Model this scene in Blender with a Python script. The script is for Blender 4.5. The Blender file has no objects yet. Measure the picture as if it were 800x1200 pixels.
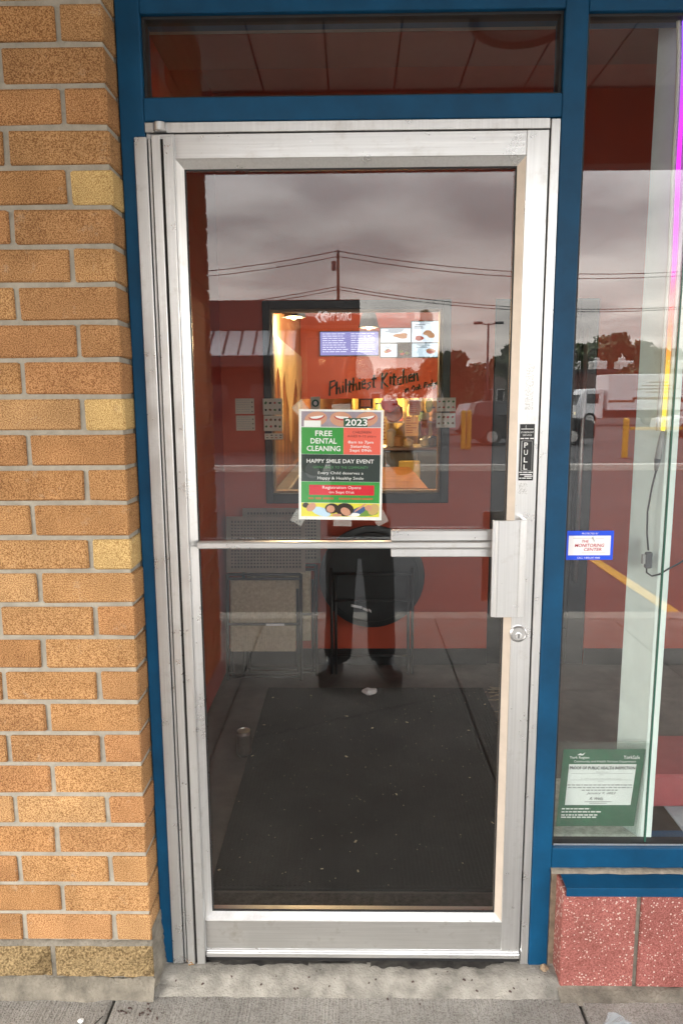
import bpy, bmesh, math, random
from mathutils import Vector, Matrix, noise
random.seed(7)
S = bpy.context.scene
COL = S.collection
rad = math.radians

# ------------------------------------------------------------------ camera
CAM_D, CAM_H, FPX = 1.7417, 1.5266, 832.0
PITCH, YAW, ROLL = .15646, -.01591, -.00586
Fv = Vector((math.sin(YAW)*math.cos(PITCH), math.cos(YAW)*math.cos(PITCH), -math.sin(PITCH)))
Rv = Fv.cross(Vector((0, 0, 1))).normalized(); Uv = Rv.cross(Fv)
Rr = Rv*math.cos(ROLL)+Uv*math.sin(ROLL); Ur = -Rv*math.sin(ROLL)+Uv*math.cos(ROLL)
cd = bpy.data.cameras.new('camera'); cam = bpy.data.objects.new('camera', cd); COL.objects.link(cam)
m = Matrix.Identity(4)
for i in range(3):
    m[i][0] = Rr[i]; m[i][1] = Ur[i]; m[i][2] = -Fv[i]
m[0][3], m[1][3], m[2][3] = 0, -CAM_D, CAM_H
cam.matrix_world = m
cd.sensor_fit = 'VERTICAL'; cd.sensor_height = 36; cd.lens = 36*FPX/1200.0
cd.clip_start = .05; cd.clip_end = 2000
S.camera = cam

# ------------------------------------------------------------------ sky, sun, exposure
SUN_EL, SUN_AZ = rad(17), rad(230)          # azimuth from +Y clockwise
w = bpy.data.worlds.new('World'); S.world = w; w.use_nodes = True
nt = w.node_tree; nt.nodes.clear()
def wn(t, **k):
    n = nt.nodes.new(t)
    for a, b in k.items(): setattr(n, a, b)
    return n
sky = wn('ShaderNodeTexSky', sky_type='NISHITA', sun_disc=False, sun_elevation=SUN_EL, sun_rotation=SUN_AZ, dust_density=3.0)
tc = wn('ShaderNodeTexCoord'); sep = wn('ShaderNodeSeparateXYZ'); nt.links.new(tc.outputs['Generated'], sep.inputs[0])
zz = wn('ShaderNodeMath', operation='MAXIMUM'); nt.links.new(sep.outputs[2], zz.inputs[0]); zz.inputs[1].default_value = 0
za = wn('ShaderNodeMath', operation='ADD'); nt.links.new(zz.outputs[0], za.inputs[0]); za.inputs[1].default_value = .16
dv = wn('ShaderNodeVectorMath', operation='DIVIDE'); nt.links.new(tc.outputs['Generated'], dv.inputs[0])
cmb = wn('ShaderNodeCombineXYZ')
for i in range(3): nt.links.new(za.outputs[0], cmb.inputs[i])
nt.links.new(cmb.outputs[0], dv.inputs[1])
cn = wn('ShaderNodeTexNoise'); cn.inputs['Scale'].default_value = 1.9; cn.inputs['Detail'].default_value = 5; cn.inputs['Roughness'].default_value = .48
cn.inputs['Distortion'].default_value = .1
nt.links.new(dv.outputs[0], cn.inputs['Vector'])
cr = wn('ShaderNodeValToRGB'); nt.links.new(cn.outputs[0], cr.inputs[0])
cr.color_ramp.elements[0].position = .40; cr.color_ramp.elements[0].color = (.60, .59, .585, 1)
cr.color_ramp.elements[1].position = .62; cr.color_ramp.elements[1].color = (1.0, .985, .955, 1)
# an overcast deck is brightest towards the horizon at dusk
hr = wn('ShaderNodeValToRGB'); nt.links.new(zz.outputs[0], hr.inputs[0])
hr.color_ramp.elements[0].position = 0; hr.color_ramp.elements[0].color = (1.05, .98, .91, 1)
hr.color_ramp.elements[1].position = .55; hr.color_ramp.elements[1].color = (1.75, 1.77, 1.82, 1)
e2 = hr.color_ramp.elements.new(.23); e2.color = (.60, .60, .60, 1)
mul = wn('ShaderNodeMix', data_type='RGBA', blend_type='MULTIPLY'); mul.inputs[0].default_value = 1
nt.links.new(cr.outputs[0], mul.inputs[6]); nt.links.new(hr.outputs[0], mul.inputs[7])
gain = wn('ShaderNodeVectorMath', operation='SCALE'); gain.inputs[3].default_value = 25.0
nt.links.new(mul.outputs[2], gain.inputs[0])
mx = wn('ShaderNodeMix', data_type='RGBA'); mx.inputs[0].default_value = .9
nt.links.new(sky.outputs[0], mx.inputs[6]); nt.links.new(gain.outputs[0], mx.inputs[7])
bg = wn('ShaderNodeBackground'); bg.inputs[1].default_value = .1
nt.links.new(mx.outputs[2], bg.inputs[0])
wo = wn('ShaderNodeOutputWorld'); nt.links.new(bg.outputs[0], wo.inputs[0])

sl = bpy.data.lights.new('sun', 'SUN'); sl.energy = 1.0; sl.angle = rad(18); sl.color = (1, .95, .87)
sun = bpy.data.objects.new('sun', sl); COL.objects.link(sun)
sd = Vector((math.sin(SUN_AZ)*math.cos(SUN_EL), math.cos(SUN_AZ)*math.cos(SUN_EL), math.sin(SUN_EL)))
sun.rotation_euler = (-sd).to_track_quat('-Z', 'Y').to_euler(); sun.location = (-6, -12, 8)
S.view_settings.view_transform = 'Standard'; S.view_settings.look = 'None'; S.view_settings.gamma = 1
S.view_settings.exposure = 1.5
S.render.engine = 'CYCLES'
S.cycles.max_bounces = 10; S.cycles.transparent_max_bounces = 24; S.cycles.glossy_bounces = 4

# ------------------------------------------------------------------ pixel helpers (800x1200 photograph)
def ray(px, py): return Fv_(px, py)
def Fv_(px, py): return Fv + Rr*((px-400)/FPX) - Ur*((py-600)/FPX)
def P(px, py, y):                      # point on the vertical plane y
    v = Fv_(px, py); t = (y+CAM_D)/v.y
    return Vector((v.x*t, y, CAM_H+v.z*t))
GL = .011                              # plane of the glass: the mirror
def Q(px, py, out):                    # point 'out' metres in front of the glass seen in its reflection
    p = P(px, py, 2*GL+out); return Vector((p.x, -out, p.z))

# ------------------------------------------------------------------ materials
MATS = {}
def mat(name, col, rough=.6, metal=0., var=.12, scale=14., bump=0., bscale=None, coord='Position', spec=.5, emis=None, es=0., col2=None, sheen=0):
    if name in MATS: return MATS[name]
    M = bpy.data.materials.new(name); M.use_nodes = True; n = M.node_tree; b = n.nodes['Principled BSDF']
    b.inputs['Roughness'].default_value = rough; b.inputs['Metallic'].default_value = metal
    b.inputs['Specular IOR Level'].default_value = spec
    if coord == 'Position':
        g = n.nodes.new('ShaderNodeNewGeometry'); vec = g.outputs['Position']
    else:
        g = n.nodes.new('ShaderNodeTexCoord'); vec = g.outputs['Object']
    if var or col2:
        t = n.nodes.new('ShaderNodeTexNoise'); t.inputs['Scale'].default_value = scale; t.inputs['Detail'].default_value = 6
        t.inputs['Roughness'].default_value = .62
        n.links.new(vec, t.inputs['Vector'])
        r = n.nodes.new('ShaderNodeValToRGB'); n.links.new(t.outputs[0], r.inputs[0])
        r.color_ramp.elements[0].position = .32; r.color_ramp.elements[1].position = .68
        a = [max(0, c*(1-var)) for c in col]; z = [min(1, c*(1+var)) for c in col]
        if col2: a, z = col, col2
        r.color_ramp.elements[0].color = (*a, 1); r.color_ramp.elements[1].color = (*z, 1)
        n.links.new(r.outputs[0], b.inputs['Base Color'])
    else:
        b.inputs['Base Color'].default_value = (*col, 1)
    if bump:
        t2 = n.nodes.new('ShaderNodeTexNoise'); t2.inputs['Scale'].default_value = bscale or scale*4; t2.inputs['Detail'].default_value = 4
        n.links.new(vec, t2.inputs['Vector'])
        bp = n.nodes.new('ShaderNodeBump'); bp.inputs['Strength'].default_value = bump; bp.inputs['Distance'].default_value = .004
        n.links.new(t2.outputs[0], bp.inputs['Height']); n.links.new(bp.outputs[0], b.inputs['Normal'])
    if emis:
        b.inputs['Emission Color'].default_value = (*emis, 1); b.inputs['Emission Strength'].default_value = es
    MATS[name] = M
    return M

def speckle(name, ramp, grain, dark, light, lo=.36, hi=.66, bump=.5, rough=.9, white=0., bdist=.003):
    """fired clay / stone: colour per piece from Object Info, grain from fine noise"""
    M = bpy.data.materials.new(name); M.use_nodes = True; n = M.node_tree; L = n.links.new; b = n.nodes['Principled BSDF']
    b.inputs['Roughness'].default_value = rough; b.inputs['Specular IOR Level'].default_value = .2
    oi = n.nodes.new('ShaderNodeObjectInfo'); r = n.nodes.new('ShaderNodeValToRGB'); L(oi.outputs['Random'], r.inputs[0])
    el = r.color_ramp.elements
    el[0].position = ramp[0][0]; el[0].color = (*ramp[0][1], 1); el[1].position = ramp[-1][0]; el[1].color = (*ramp[-1][1], 1)
    for p, c in ramp[1:-1]:
        q = el.new(p); q.color = (*c, 1)
    g = n.nodes.new('ShaderNodeNewGeometry')
    t = n.nodes.new('ShaderNodeTexNoise'); t.inputs['Scale'].default_value = grain; t.inputs['Detail'].default_value = 3; t.inputs['Roughness'].default_value = .6
    L(g.outputs['Position'], t.inputs['Vector'])
    r2 = n.nodes.new('ShaderNodeValToRGB'); L(t.outputs[0], r2.inputs[0])
    r2.color_ramp.elements[0].position = lo; r2.color_ramp.elements[0].color = (*dark, 1)
    r2.color_ramp.elements[1].position = hi; r2.color_ramp.elements[1].color = (*light, 1)
    x = n.nodes.new('ShaderNodeMix'); x.data_type = 'RGBA'; x.blend_type = 'MULTIPLY'; x.inputs[0].default_value = 1
    L(r.outputs[0], x.inputs[6]); L(r2.outputs[0], x.inputs[7])
    # broad stains
    t3 = n.nodes.new('ShaderNodeTexNoise'); t3.inputs['Scale'].default_value = 9; t3.inputs['Detail'].default_value = 3; L(g.outputs['Position'], t3.inputs['Vector'])
    r3 = n.nodes.new('ShaderNodeValToRGB'); L(t3.outputs[0], r3.inputs[0])
    r3.color_ramp.elements[0].position = .3; r3.color_ramp.elements[0].color = (.80, .79, .78, 1)
    r3.color_ramp.elements[1].position = .7; r3.color_ramp.elements[1].color = (1.1, 1.1, 1.1, 1)
    y = n.nodes.new('ShaderNodeMix'); y.data_type = 'RGBA'; y.blend_type = 'MULTIPLY'; y.inputs[0].default_value = 1
    L(x.outputs[2], y.inputs[6]); L(r3.outputs[0], y.inputs[7])
    out = y.outputs[2]
    if not white:
        t5 = n.nodes.new('ShaderNodeTexNoise'); t5.inputs['Scale'].default_value = 17; t5.inputs['Detail'].default_value = 9; t5.inputs['Roughness'].default_value = .72; L(g.outputs['Position'], t5.inputs['Vector'])
        m5 = n.nodes.new('ShaderNodeMapRange'); L(t5.outputs[0], m5.inputs[0]); m5.inputs[1].default_value = .60; m5.inputs[2].default_value = .74; m5.inputs[3].default_value = 0; m5.inputs[4].default_value = .45
        w5 = n.nodes.new('ShaderNodeMix'); w5.data_type = 'RGBA'; L(m5.outputs[0], w5.inputs[0]); L(out, w5.inputs[6]); w5.inputs[7].default_value = (.46, .38, .28, 1); out = w5.outputs[2]
    if white:
        v = n.nodes.new('ShaderNodeTexVoronoi'); v.inputs['Scale'].default_value = 175
        L(g.outputs['Position'], v.inputs['Vector'])
        rv = n.nodes.new('ShaderNodeValToRGB'); L(v.outputs['Color'], rv.inputs[0])
        rv.color_ramp.interpolation = 'CONSTANT'
        rv.color_ramp.elements[0].color = (0, 0, 0, 1); rv.color_ramp.elements[1].position = 1-white; rv.color_ramp.elements[1].color = (1, 1, 1, 1)
        rd = n.nodes.new('ShaderNodeMath'); rd.operation = 'LESS_THAN'; rd.inputs[1].default_value = .52; L(v.outputs['Distance'], rd.inputs[0])
        mm = n.nodes.new('ShaderNodeMath'); mm.operation = 'MULTIPLY'; L(rv.outputs[0], mm.inputs[0]); L(rd.outputs[0], mm.inputs[1])
        wm = n.nodes.new('ShaderNodeMix'); wm.data_type = 'RGBA'; L(mm.outputs[0], wm.inputs[0]); L(out, wm.inputs[6]); wm.inputs[7].default_value = (.58, .44, .38, 1)
        out = wm.outputs[2]
    L(out, b.inputs['Base Color'])
    bp = n.nodes.new('ShaderNodeBump'); bp.inputs['Strength'].default_value = bump; bp.inputs['Distance'].default_value = bdist
    L(t.outputs[0], bp.inputs['Height']); L(bp.outputs[0], b.inputs['Normal'])
    MATS[name] = M
    return M

def emit(name, col, s):
    M = bpy.data.materials.new(name); M.use_nodes = True; n = M.node_tree; n.nodes.clear()
    e = n.nodes.new('ShaderNodeEmission'); e.inputs[0].default_value = (*col, 1); e.inputs[1].default_value = s
    o = n.nodes.new('ShaderNodeOutputMaterial'); n.links.new(e.outputs[0], o.inputs[0]); MATS[name] = M
    return M

def glass(name, base=.06, tint=(.975, .985, .98), dirt=.012, rough=0.0, dscale=6):
    """clear pane: each face mirrors a few per cent (Schlick) and lets the rest straight through, with a thin film of dust"""
    M = bpy.data.materials.new(name); M.use_nodes = True; n = M.node_tree; n.nodes.clear(); L = n.links.new
    lw = n.nodes.new('ShaderNodeLayerWeight'); lw.inputs[0].default_value = .5
    pw = n.nodes.new('ShaderNodeMath'); pw.operation = 'POWER'; L(lw.outputs['Facing'], pw.inputs[0]); pw.inputs[1].default_value = 4.0
    ma = n.nodes.new('ShaderNodeMath'); ma.operation = 'MULTIPLY_ADD'; L(pw.outputs[0], ma.inputs[0]); ma.inputs[1].default_value = .9; ma.inputs[2].default_value = base
    tr = n.nodes.new('ShaderNodeBsdfTransparent'); tr.inputs[0].default_value = (*tint, 1)
    gl = n.nodes.new('ShaderNodeBsdfGlossy'); gl.inputs['Roughness'].default_value = rough; gl.inputs[0].default_value = (1, 1, 1, 1)
    mxs = n.nodes.new('ShaderNodeMixShader'); L(ma.outputs[0], mxs.inputs[0]); L(tr.outputs[0], mxs.inputs[1]); L(gl.outputs[0], mxs.inputs[2])
    df = n.nodes.new('ShaderNodeBsdfDiffuse'); df.inputs[0].default_value = (.6, .6, .58, 1)
    g = n.nodes.new('ShaderNodeNewGeometry')
    mp = n.nodes.new('ShaderNodeMapping'); mp.inputs['Scale'].default_value = (1, 1, .35); mp.inputs['Rotation'].default_value = (0, .5, 0); L(g.outputs['Position'], mp.inputs[0])
    t = n.nodes.new('ShaderNodeTexNoise'); t.inputs['Scale'].default_value = dscale; t.inputs['Detail'].default_value = 9; t.inputs['Roughness'].default_value = .7; L(mp.outputs[0], t.inputs['Vector'])
    r = n.nodes.new('ShaderNodeMapRange'); L(t.outputs[0], r.inputs[0]); r.inputs[1].default_value = .38; r.inputs[2].default_value = .85; r.inputs[3].default_value = 0; r.inputs[4].default_value = dirt*3
    m2 = n.nodes.new('ShaderNodeMixShader'); L(r.outputs[0], m2.inputs[0]); L(mxs.outputs[0], m2.inputs[1]); L(df.outputs[0], m2.inputs[2])
    o = n.nodes.new('ShaderNodeOutputMaterial'); L(m2.outputs[0], o.inputs[0]); MATS[name] = M
    return M

def film(name, col, alpha, rough=.25):
    M = bpy.data.materials.new(name); M.use_nodes = True; n = M.node_tree; b = n.nodes['Principled BSDF']
    b.inputs['Base Color'].default_value = (*col, 1); b.inputs['Alpha'].default_value = alpha; b.inputs['Roughness'].default_value = rough
    MATS[name] = M
    return M

# ------------------------------------------------------------------ mesh collector
class MB:
    def __init__(s): s.v = []; s.f = []
    def quad(s, a, b, c, d):
        i = len(s.v); s.v += [tuple(a), tuple(b), tuple(c), tuple(d)]; s.f.append((i, i+1, i+2, i+3)); return s
    def poly(s, pts):
        i = len(s.v); s.v += [tuple(p) for p in pts]; s.f.append(tuple(range(i, i+len(pts)))); return s
    def box(s, x0, x1, y0, y1, z0, z1):
        i = len(s.v)
        s.v += [(x0, y0, z0), (x1, y0, z0), (x1, y1, z0), (x0, y1, z0), (x0, y0, z1), (x1, y0, z1), (x1, y1, z1), (x0, y1, z1)]
        s.f += [(i, i+3, i+2, i+1), (i+4, i+5, i+6, i+7), (i, i+1, i+5, i+4), (i+1, i+2, i+6, i+5), (i+2, i+3, i+7, i+6), (i+3, i, i+4, i+7)]
        return s
    def hexa(s, p):      # eight corners, bottom ring then top ring
        i = len(s.v); s.v += [tuple(q) for q in p]
        s.f += [(i, i+3, i+2, i+1), (i+4, i+5, i+6, i+7), (i, i+1, i+5, i+4), (i+1, i+2, i+6, i+5), (i+2, i+3, i+7, i+6), (i+3, i, i+4, i+7)]
        return s
    def prism(s, pts, a, b, axis='y'):   # polygon pts (2D) swept along axis
        n = len(pts); i = len(s.v)
        def mk(p, t): return {'y': (p[0], t, p[1]), 'x': (t, p[0], p[1]), 'z': (p[0], p[1], t)}[axis]
        s.v += [mk(p, a) for p in pts]+[mk(p, b) for p in pts]
        s.f.append(tuple(range(i, i+n))); s.f.append(tuple(range(i+2*n-1, i+n-1, -1)))
        for k in range(n): s.f.append((i+k, i+n+k, i+n+(k+1) % n, i+(k+1) % n))
        return s
    def tube(s, pts, r, n=8, cap=True):
        pts = [Vector(p) for p in pts]; rr = r if isinstance(r, (list, tuple)) else [r]*len(pts)
        up = None; rings = []
        for k, p in enumerate(pts):
            d = (pts[min(k+1, len(pts)-1)]-pts[max(k-1, 0)]).normalized()
            if up is None: up = Vector((0, 0, 1)) if abs(d.z) < .9 else Vector((1, 0, 0))
            a = d.cross(up)
            if a.length < 1e-5: a = d.cross(Vector((0, 1, 0)))
            a.normalize(); b = a.cross(d); up = b
            i = len(s.v); rings.append(i)
            for q in range(n):
                t = 2*math.pi*q/n; s.v.append(tuple(p+a*math.cos(t)*rr[k]+b*math.sin(t)*rr[k]))
        for k in range(len(rings)-1):
            for q in range(n):
                s.f.append((rings[k]+q, rings[k]+(q+1) % n, rings[k+1]+(q+1) % n, rings[k+1]+q))
        if cap:
            s.f.append(tuple(range(rings[0]+n-1, rings[0]-1, -1))); s.f.append(tuple(range(rings[-1], rings[-1]+n)))
        return s
    def lathe(s, prof, c, n=20, axis='z'):
        rings = []
        for r, h in prof:
            i = len(s.v); rings.append(i)
            for q in range(n):
                t = 2*math.pi*q/n; x, y = r*math.cos(t), r*math.sin(t)
                s.v.append({'z': (c[0]+x, c[1]+y, c[2]+h), 'y': (c[0]+x, c[1]+h, c[2]+y), 'x': (c[0]+h, c[1]+x, c[2]+y)}[axis])
        for k in range(len(rings)-1):
            for q in range(n): s.f.append((rings[k]+q, rings[k]+(q+1) % n, rings[k+1]+(q+1) % n, rings[k+1]+q))
        s.f.append(tuple(range(rings[0]+n-1, rings[0]-1, -1))); s.f.append(tuple(range(rings[-1], rings[-1]+n)))
        return s
    def build(s, name, material, parent=None, smooth=False, bevel=0, off=(0, 0, 0), weld=False):
        me = bpy.data.meshes.new(name)
        o = Vector(off)
        me.from_pydata([Vector(v)-o for v in s.v], [], s.f); me.validate()
        bm = bmesh.new(); bm.from_mesh(me)
        if weld: bmesh.ops.remove_doubles(bm, verts=bm.verts, dist=1e-5)
        bmesh.ops.recalc_face_normals(bm, faces=bm.faces)
        if bevel:
            bmesh.ops.bevel(bm, geom=list(bm.edges), offset=bevel, segments=1, profile=.7, affect='EDGES', clamp_overlap=True)
        bm.to_mesh(me); bm.free()
        if smooth:
            for p in me.polygons: p.use_smooth = True
        if material: me.materials.append(material if not isinstance(material, str) else MATS[material])
        ob = bpy.data.objects.new(name, me); COL.objects.link(ob)
        if parent: ob.parent = parent
        ob.location = o
        return ob

def tag(o, label=None, cat=None, group=None, kind=None):
    if label: o['label'] = label
    if cat: o['category'] = cat
    if group: o['group'] = group
    if kind: o['kind'] = kind
    return o
def thing(name, label, cat, loc=(0, 0, 0), rz=0, group=None):
    o = bpy.data.objects.new(name, None); COL.objects.link(o); o.location = loc; o.rotation_euler = (0, 0, rz); o.empty_display_size = .1
    return tag(o, label, cat, group)
def struct(o): o['kind'] = 'structure'; return o
def copy_tree(o, parent=None):
    c = o.copy(); COL.objects.link(c); c.parent = parent
    for ch in [q for q in bpy.data.objects if q.parent == o]: copy_tree(ch, c)
    return c

DG = None
def text(s, material, parent, cx, cz, y, w=None, h=None, face=-1, name='lettering', tilt=0, shear=0, align='CENTER', bold=0, depth=.0004):
    """flat lettering standing in a vertical plane; w/h in metres; face -1 looks to -y, +1 looks to +y"""
    cu = bpy.data.curves.new('t', 'FONT'); cu.body = s; cu.size = 1; cu.resolution_u = 2; cu.align_x = 'LEFT'; cu.shear = shear; cu.offset = bold
    to = bpy.data.objects.new('t', cu); COL.objects.link(to)
    bpy.context.view_layer.update()
    me = bpy.data.meshes.new_from_object(to.evaluated_get(bpy.context.evaluated_depsgraph_get()))
    bpy.data.objects.remove(to)
    if not me.vertices: return None
    xs = [v.co.x for v in me.vertices]; ys = [v.co.y for v in me.vertices]
    x0, x1, y0, y1 = min(xs), max(xs), min(ys), max(ys)
    sy = (h/(y1-y0)) if h else None; sx = (w/(x1-x0)) if w else sy
    if sy is None: sy = sx
    ax = {'CENTER': (x0+x1)/2, 'LEFT': x0, 'RIGHT': x1}[align]
    ct, st = math.cos(tilt), math.sin(tilt)
    for v in me.vertices:
        a = (v.co.x-ax)*sx; b = (v.co.y-(y0+y1)/2)*sy
        a, b = a*ct-b*st, a*st+b*ct
        v.co = Vector((a if face < 0 else -a, 0, b))
    me.materials.append(material)
    ob = bpy.data.objects.new(name, me); COL.objects.link(ob)
    if parent: ob.parent = parent
    ob.location = (cx, y, cz)
    return ob

def rect(name, material, parent, x0, x1, z0, z1, y, t=.0006):
    return MB().box(x0, x1, y, y+t, z0, z1).build(name, material, parent)

# ------------------------------------------------------------------ material library
brick_m = speckle('brick_clay', [(0, (.37, .20, .088)), (.3, (.45, .262, .115)), (.55, (.40, .215, .09)), (.8, (.43, .225, .10)), (1, (.48, .30, .14))], 400, (.48, .38, .30), (1.2, 1.22, 1.26), .40, .58, bdist=.004)
pale_m = speckle('brick_buff', [(0, (.52, .36, .15)), (1, (.55, .38, .17))], 380, (.55, .45, .35), (1.15, 1.18, 1.2), .38, .58)
split_m = speckle('split_stone', [(0, (.27, .195, .10)), (1, (.31, .225, .115))], 190, (.40, .36, .32), (1.3, 1.3, 1.3), .36, .62, bump=.9, bdist=.008)
pink_m = speckle('pink_block', [(0, (.33, .115, .10)), (1, (.36, .13, .112))], 300, (.66, .58, .56), (1.2, 1.25, 1.25), .38, .62, white=.27, bump=.6)
mortar = mat('mortar', (.31, .285, .235), .95, var=.16, scale=30, bump=.5, bscale=180)
grey_mortar = mat('grey_mortar', (.17, .152, .122), .95, var=.38, scale=22, bump=1.0, bscale=140)
concrete = mat('concrete', (.36, .34, .30), .92, var=.22, scale=7, bump=.6, bscale=160)
patch_m = mat('patch_concrete', (.26, .245, .215), .95, var=.42, scale=14, bump=1.0, bscale=170)
blue = mat('blue_paint', (.001, .055, .130), .48, var=.24, scale=7, bump=.08, bscale=60, spec=.28)
def brushed(name, col, rough, grain=(260, 260, 4), scuff=.16):
    M = bpy.data.materials.new(name); M.use_nodes = True; n = M.node_tree; L = n.links.new; b = n.nodes['Principled BSDF']; b.inputs['Metallic'].default_value = .85
    g = n.nodes.new('ShaderNodeNewGeometry'); mp = n.nodes.new('ShaderNodeMapping'); mp.inputs['Scale'].default_value = grain; L(g.outputs['Position'], mp.inputs[0])
    t = n.nodes.new('ShaderNodeTexNoise'); t.inputs['Scale'].default_value = 1; t.inputs['Detail'].default_value = 3; L(mp.outputs[0], t.inputs['Vector'])
    t2 = n.nodes.new('ShaderNodeTexNoise'); t2.inputs['Scale'].default_value = 17; t2.inputs['Detail'].default_value = 9; t2.inputs['Roughness'].default_value = .7; L(g.outputs['Position'], t2.inputs['Vector'])
    r = n.nodes.new('ShaderNodeValToRGB'); L(t.outputs[0], r.inputs[0]); r.color_ramp.elements[0].position = .25; r.color_ramp.elements[1].position = .75
    r.color_ramp.elements[0].color = (*[c*.91 for c in col], 1); r.color_ramp.elements[1].color = (*[min(1, c*1.05) for c in col], 1)
    r2 = n.nodes.new('ShaderNodeValToRGB'); L(t2.outputs[0], r2.inputs[0]); r2.color_ramp.elements[0].position = .56; r2.color_ramp.elements[0].color = (1, 1, 1, 1); r2.color_ramp.elements[1].position = .74; r2.color_ramp.elements[1].color = (1-scuff, 1-scuff*1.1, 1-scuff*1.25, 1)
    x = n.nodes.new('ShaderNodeMix'); x.data_type = 'RGBA'; x.blend_type = 'MULTIPLY'; x.inputs[0].default_value = 1; L(r.outputs[0], x.inputs[6]); L(r2.outputs[0], x.inputs[7]); L(x.outputs[2], b.inputs['Base Color'])
    mr = n.nodes.new('ShaderNodeMapRange'); L(t2.outputs[0], mr.inputs[0]); mr.inputs[1].default_value = .3; mr.inputs[2].default_value = .75; mr.inputs[3].default_value = rough-.06; mr.inputs[4].default_value = rough+.14; L(mr.outputs[0], b.inputs['Roughness'])
    bp = n.nodes.new('ShaderNodeBump'); bp.inputs['Strength'].default_value = .12; bp.inputs['Distance'].default_value = .001; L(t.outputs[0], bp.inputs['Height']); L(bp.outputs[0], b.inputs['Normal'])
    MATS[name] = M
    return M
alu = brushed('aluminium', (.735, .74, .74), .30)
alu_h = brushed('aluminium_across', (.735, .74, .74), .30, (4, 260, 260))
alu_dirty = brushed('aluminium_dull', (.58, .575, .56), .38, (5, 220, 220), .30)
alu_tan = mat('aluminium_bead', (.60, .52, .44), .45, .35, var=.08, scale=12)
steel = mat('steel', (.62, .62, .62), .28, 1, var=.05)
blackm = mat('black_rubber', (.012, .012, .013), .6, var=.2)
dark_gap = mat('dark_gap', (.02, .018, .016), .9, var=.3, scale=30)
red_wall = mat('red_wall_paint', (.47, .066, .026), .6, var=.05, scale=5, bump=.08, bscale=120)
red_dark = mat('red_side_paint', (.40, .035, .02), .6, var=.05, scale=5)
mint = mat('mint_wall_paint', (.72, .83, .79), .6, var=.07, scale=9, bump=.1, bscale=60)
white_p = mat('white_paint', (.78, .78, .76), .5, var=.04)
paper = mat('white_paper', (.82, .82, .81), .7, var=0)
black_frame = mat('black_frame', (.018, .02, .022), .42, var=.15)
charcoal = mat('charcoal_metal', (.05, .055, .06), .5, var=.15)
mat_m = mat('entrance_mat', (.006, .0065, .007), .95, var=.35, scale=60, bump=.6, bscale=500)
floor_m = mat('interior_floor', (.09, .08, .07), .75, var=.25, scale=9, bump=.15, bscale=120)
asphalt = mat('asphalt', (.060, .060, .061), .92, var=.18, scale=2.2, bump=.4, bscale=60)
yellow_p = mat('yellow_paint', (.62, .36, .025), .6, var=.15, scale=6)
tape_m = film('clear_tape', (.75, .75, .72), .28)
glass_door = glass('door_glass', .039, dirt=.0008)
glass_win = glass('window_glass', .060, dirt=.002, dscale=9)
glass_in = glass('inner_glass', .025, tint=(.96, .97, .96), dirt=.002)
glass_edge = mat('glass_edge', (.035, .12, .085), .25, var=0)
acrylic = glass('acrylic', .035, tint=(.94, .96, .95), dirt=.02)

# ------------------------------------------------------------------ ground
GZ = -.025
def broom(name, col):
    M = bpy.data.materials.new(name); M.use_nodes = True; n = M.node_tree; L = n.links.new; b = n.nodes['Principled BSDF']
    b.inputs['Roughness'].default_value = .93; b.inputs['Specular IOR Level'].default_value = .25
    g = n.nodes.new('ShaderNodeNewGeometry')
    mp = n.nodes.new('ShaderNodeMapping'); mp.inputs['Scale'].default_value = (190, 4.5, 10); mp.inputs['Rotation'].default_value = (0, 0, rad(-6)); L(g.outputs['Position'], mp.inputs[0])
    t = n.nodes.new('ShaderNodeTexNoise'); t.inputs['Scale'].default_value = 1; t.inputs['Detail'].default_value = 2; L(mp.outputs[0], t.inputs['Vector'])
    t2 = n.nodes.new('ShaderNodeTexNoise'); t2.inputs['Scale'].default_value = 4; t2.inputs['Detail'].default_value = 8; t2.inputs['Roughness'].default_value = .65; L(g.outputs['Position'], t2.inputs['Vector'])
    r = n.nodes.new('ShaderNodeValToRGB'); L(t2.outputs[0], r.inputs[0])
    r.color_ramp.elements[0].position = .3; r.color_ramp.elements[0].color = (*[c*.62 for c in col], 1)
    r.color_ramp.elements[1].position = .68; r.color_ramp.elements[1].color = (*[c*1.15 for c in col], 1)
    t3 = n.nodes.new('ShaderNodeTexNoise'); t3.inputs['Scale'].default_value = 260; t3.inputs['Detail'].default_value = 2; L(g.outputs['Position'], t3.inputs['Vector'])
    r3 = n.nodes.new('ShaderNodeValToRGB'); L(t3.outputs[0], r3.inputs[0])
    r3.color_ramp.elements[0].position = .30; r3.color_ramp.elements[0].color = (.62, .6, .58, 1); r3.color_ramp.elements[1].position = .55; r3.color_ramp.elements[1].color = (1.08, 1.08, 1.08, 1)
    x = n.nodes.new('ShaderNodeMix'); x.data_type = 'RGBA'; x.blend_type = 'MULTIPLY'; x.inputs[0].default_value = 1; L(r.outputs[0], x.inputs[6]); L(r3.outputs[0], x.inputs[7])
    L(x.outputs[2], b.inputs['Base Color'])
    ad = n.nodes.new('ShaderNodeMath'); ad.operation = 'MULTIPLY_ADD'; L(t3.outputs[0], ad.inputs[0]); ad.inputs[1].default_value = .6; L(t.outputs[0], ad.inputs[2])
    bp = n.nodes.new('ShaderNodeBump'); bp.inputs['Strength'].default_value = .95; bp.inputs['Distance'].default_value = .008; L(ad.outputs[0], bp.inputs['Height']); L(bp.outputs[0], b.inputs['Normal'])
    MATS[name] = M
    return M
side_m = broom('sidewalk_concrete', (.32, .305, .28))

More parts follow.
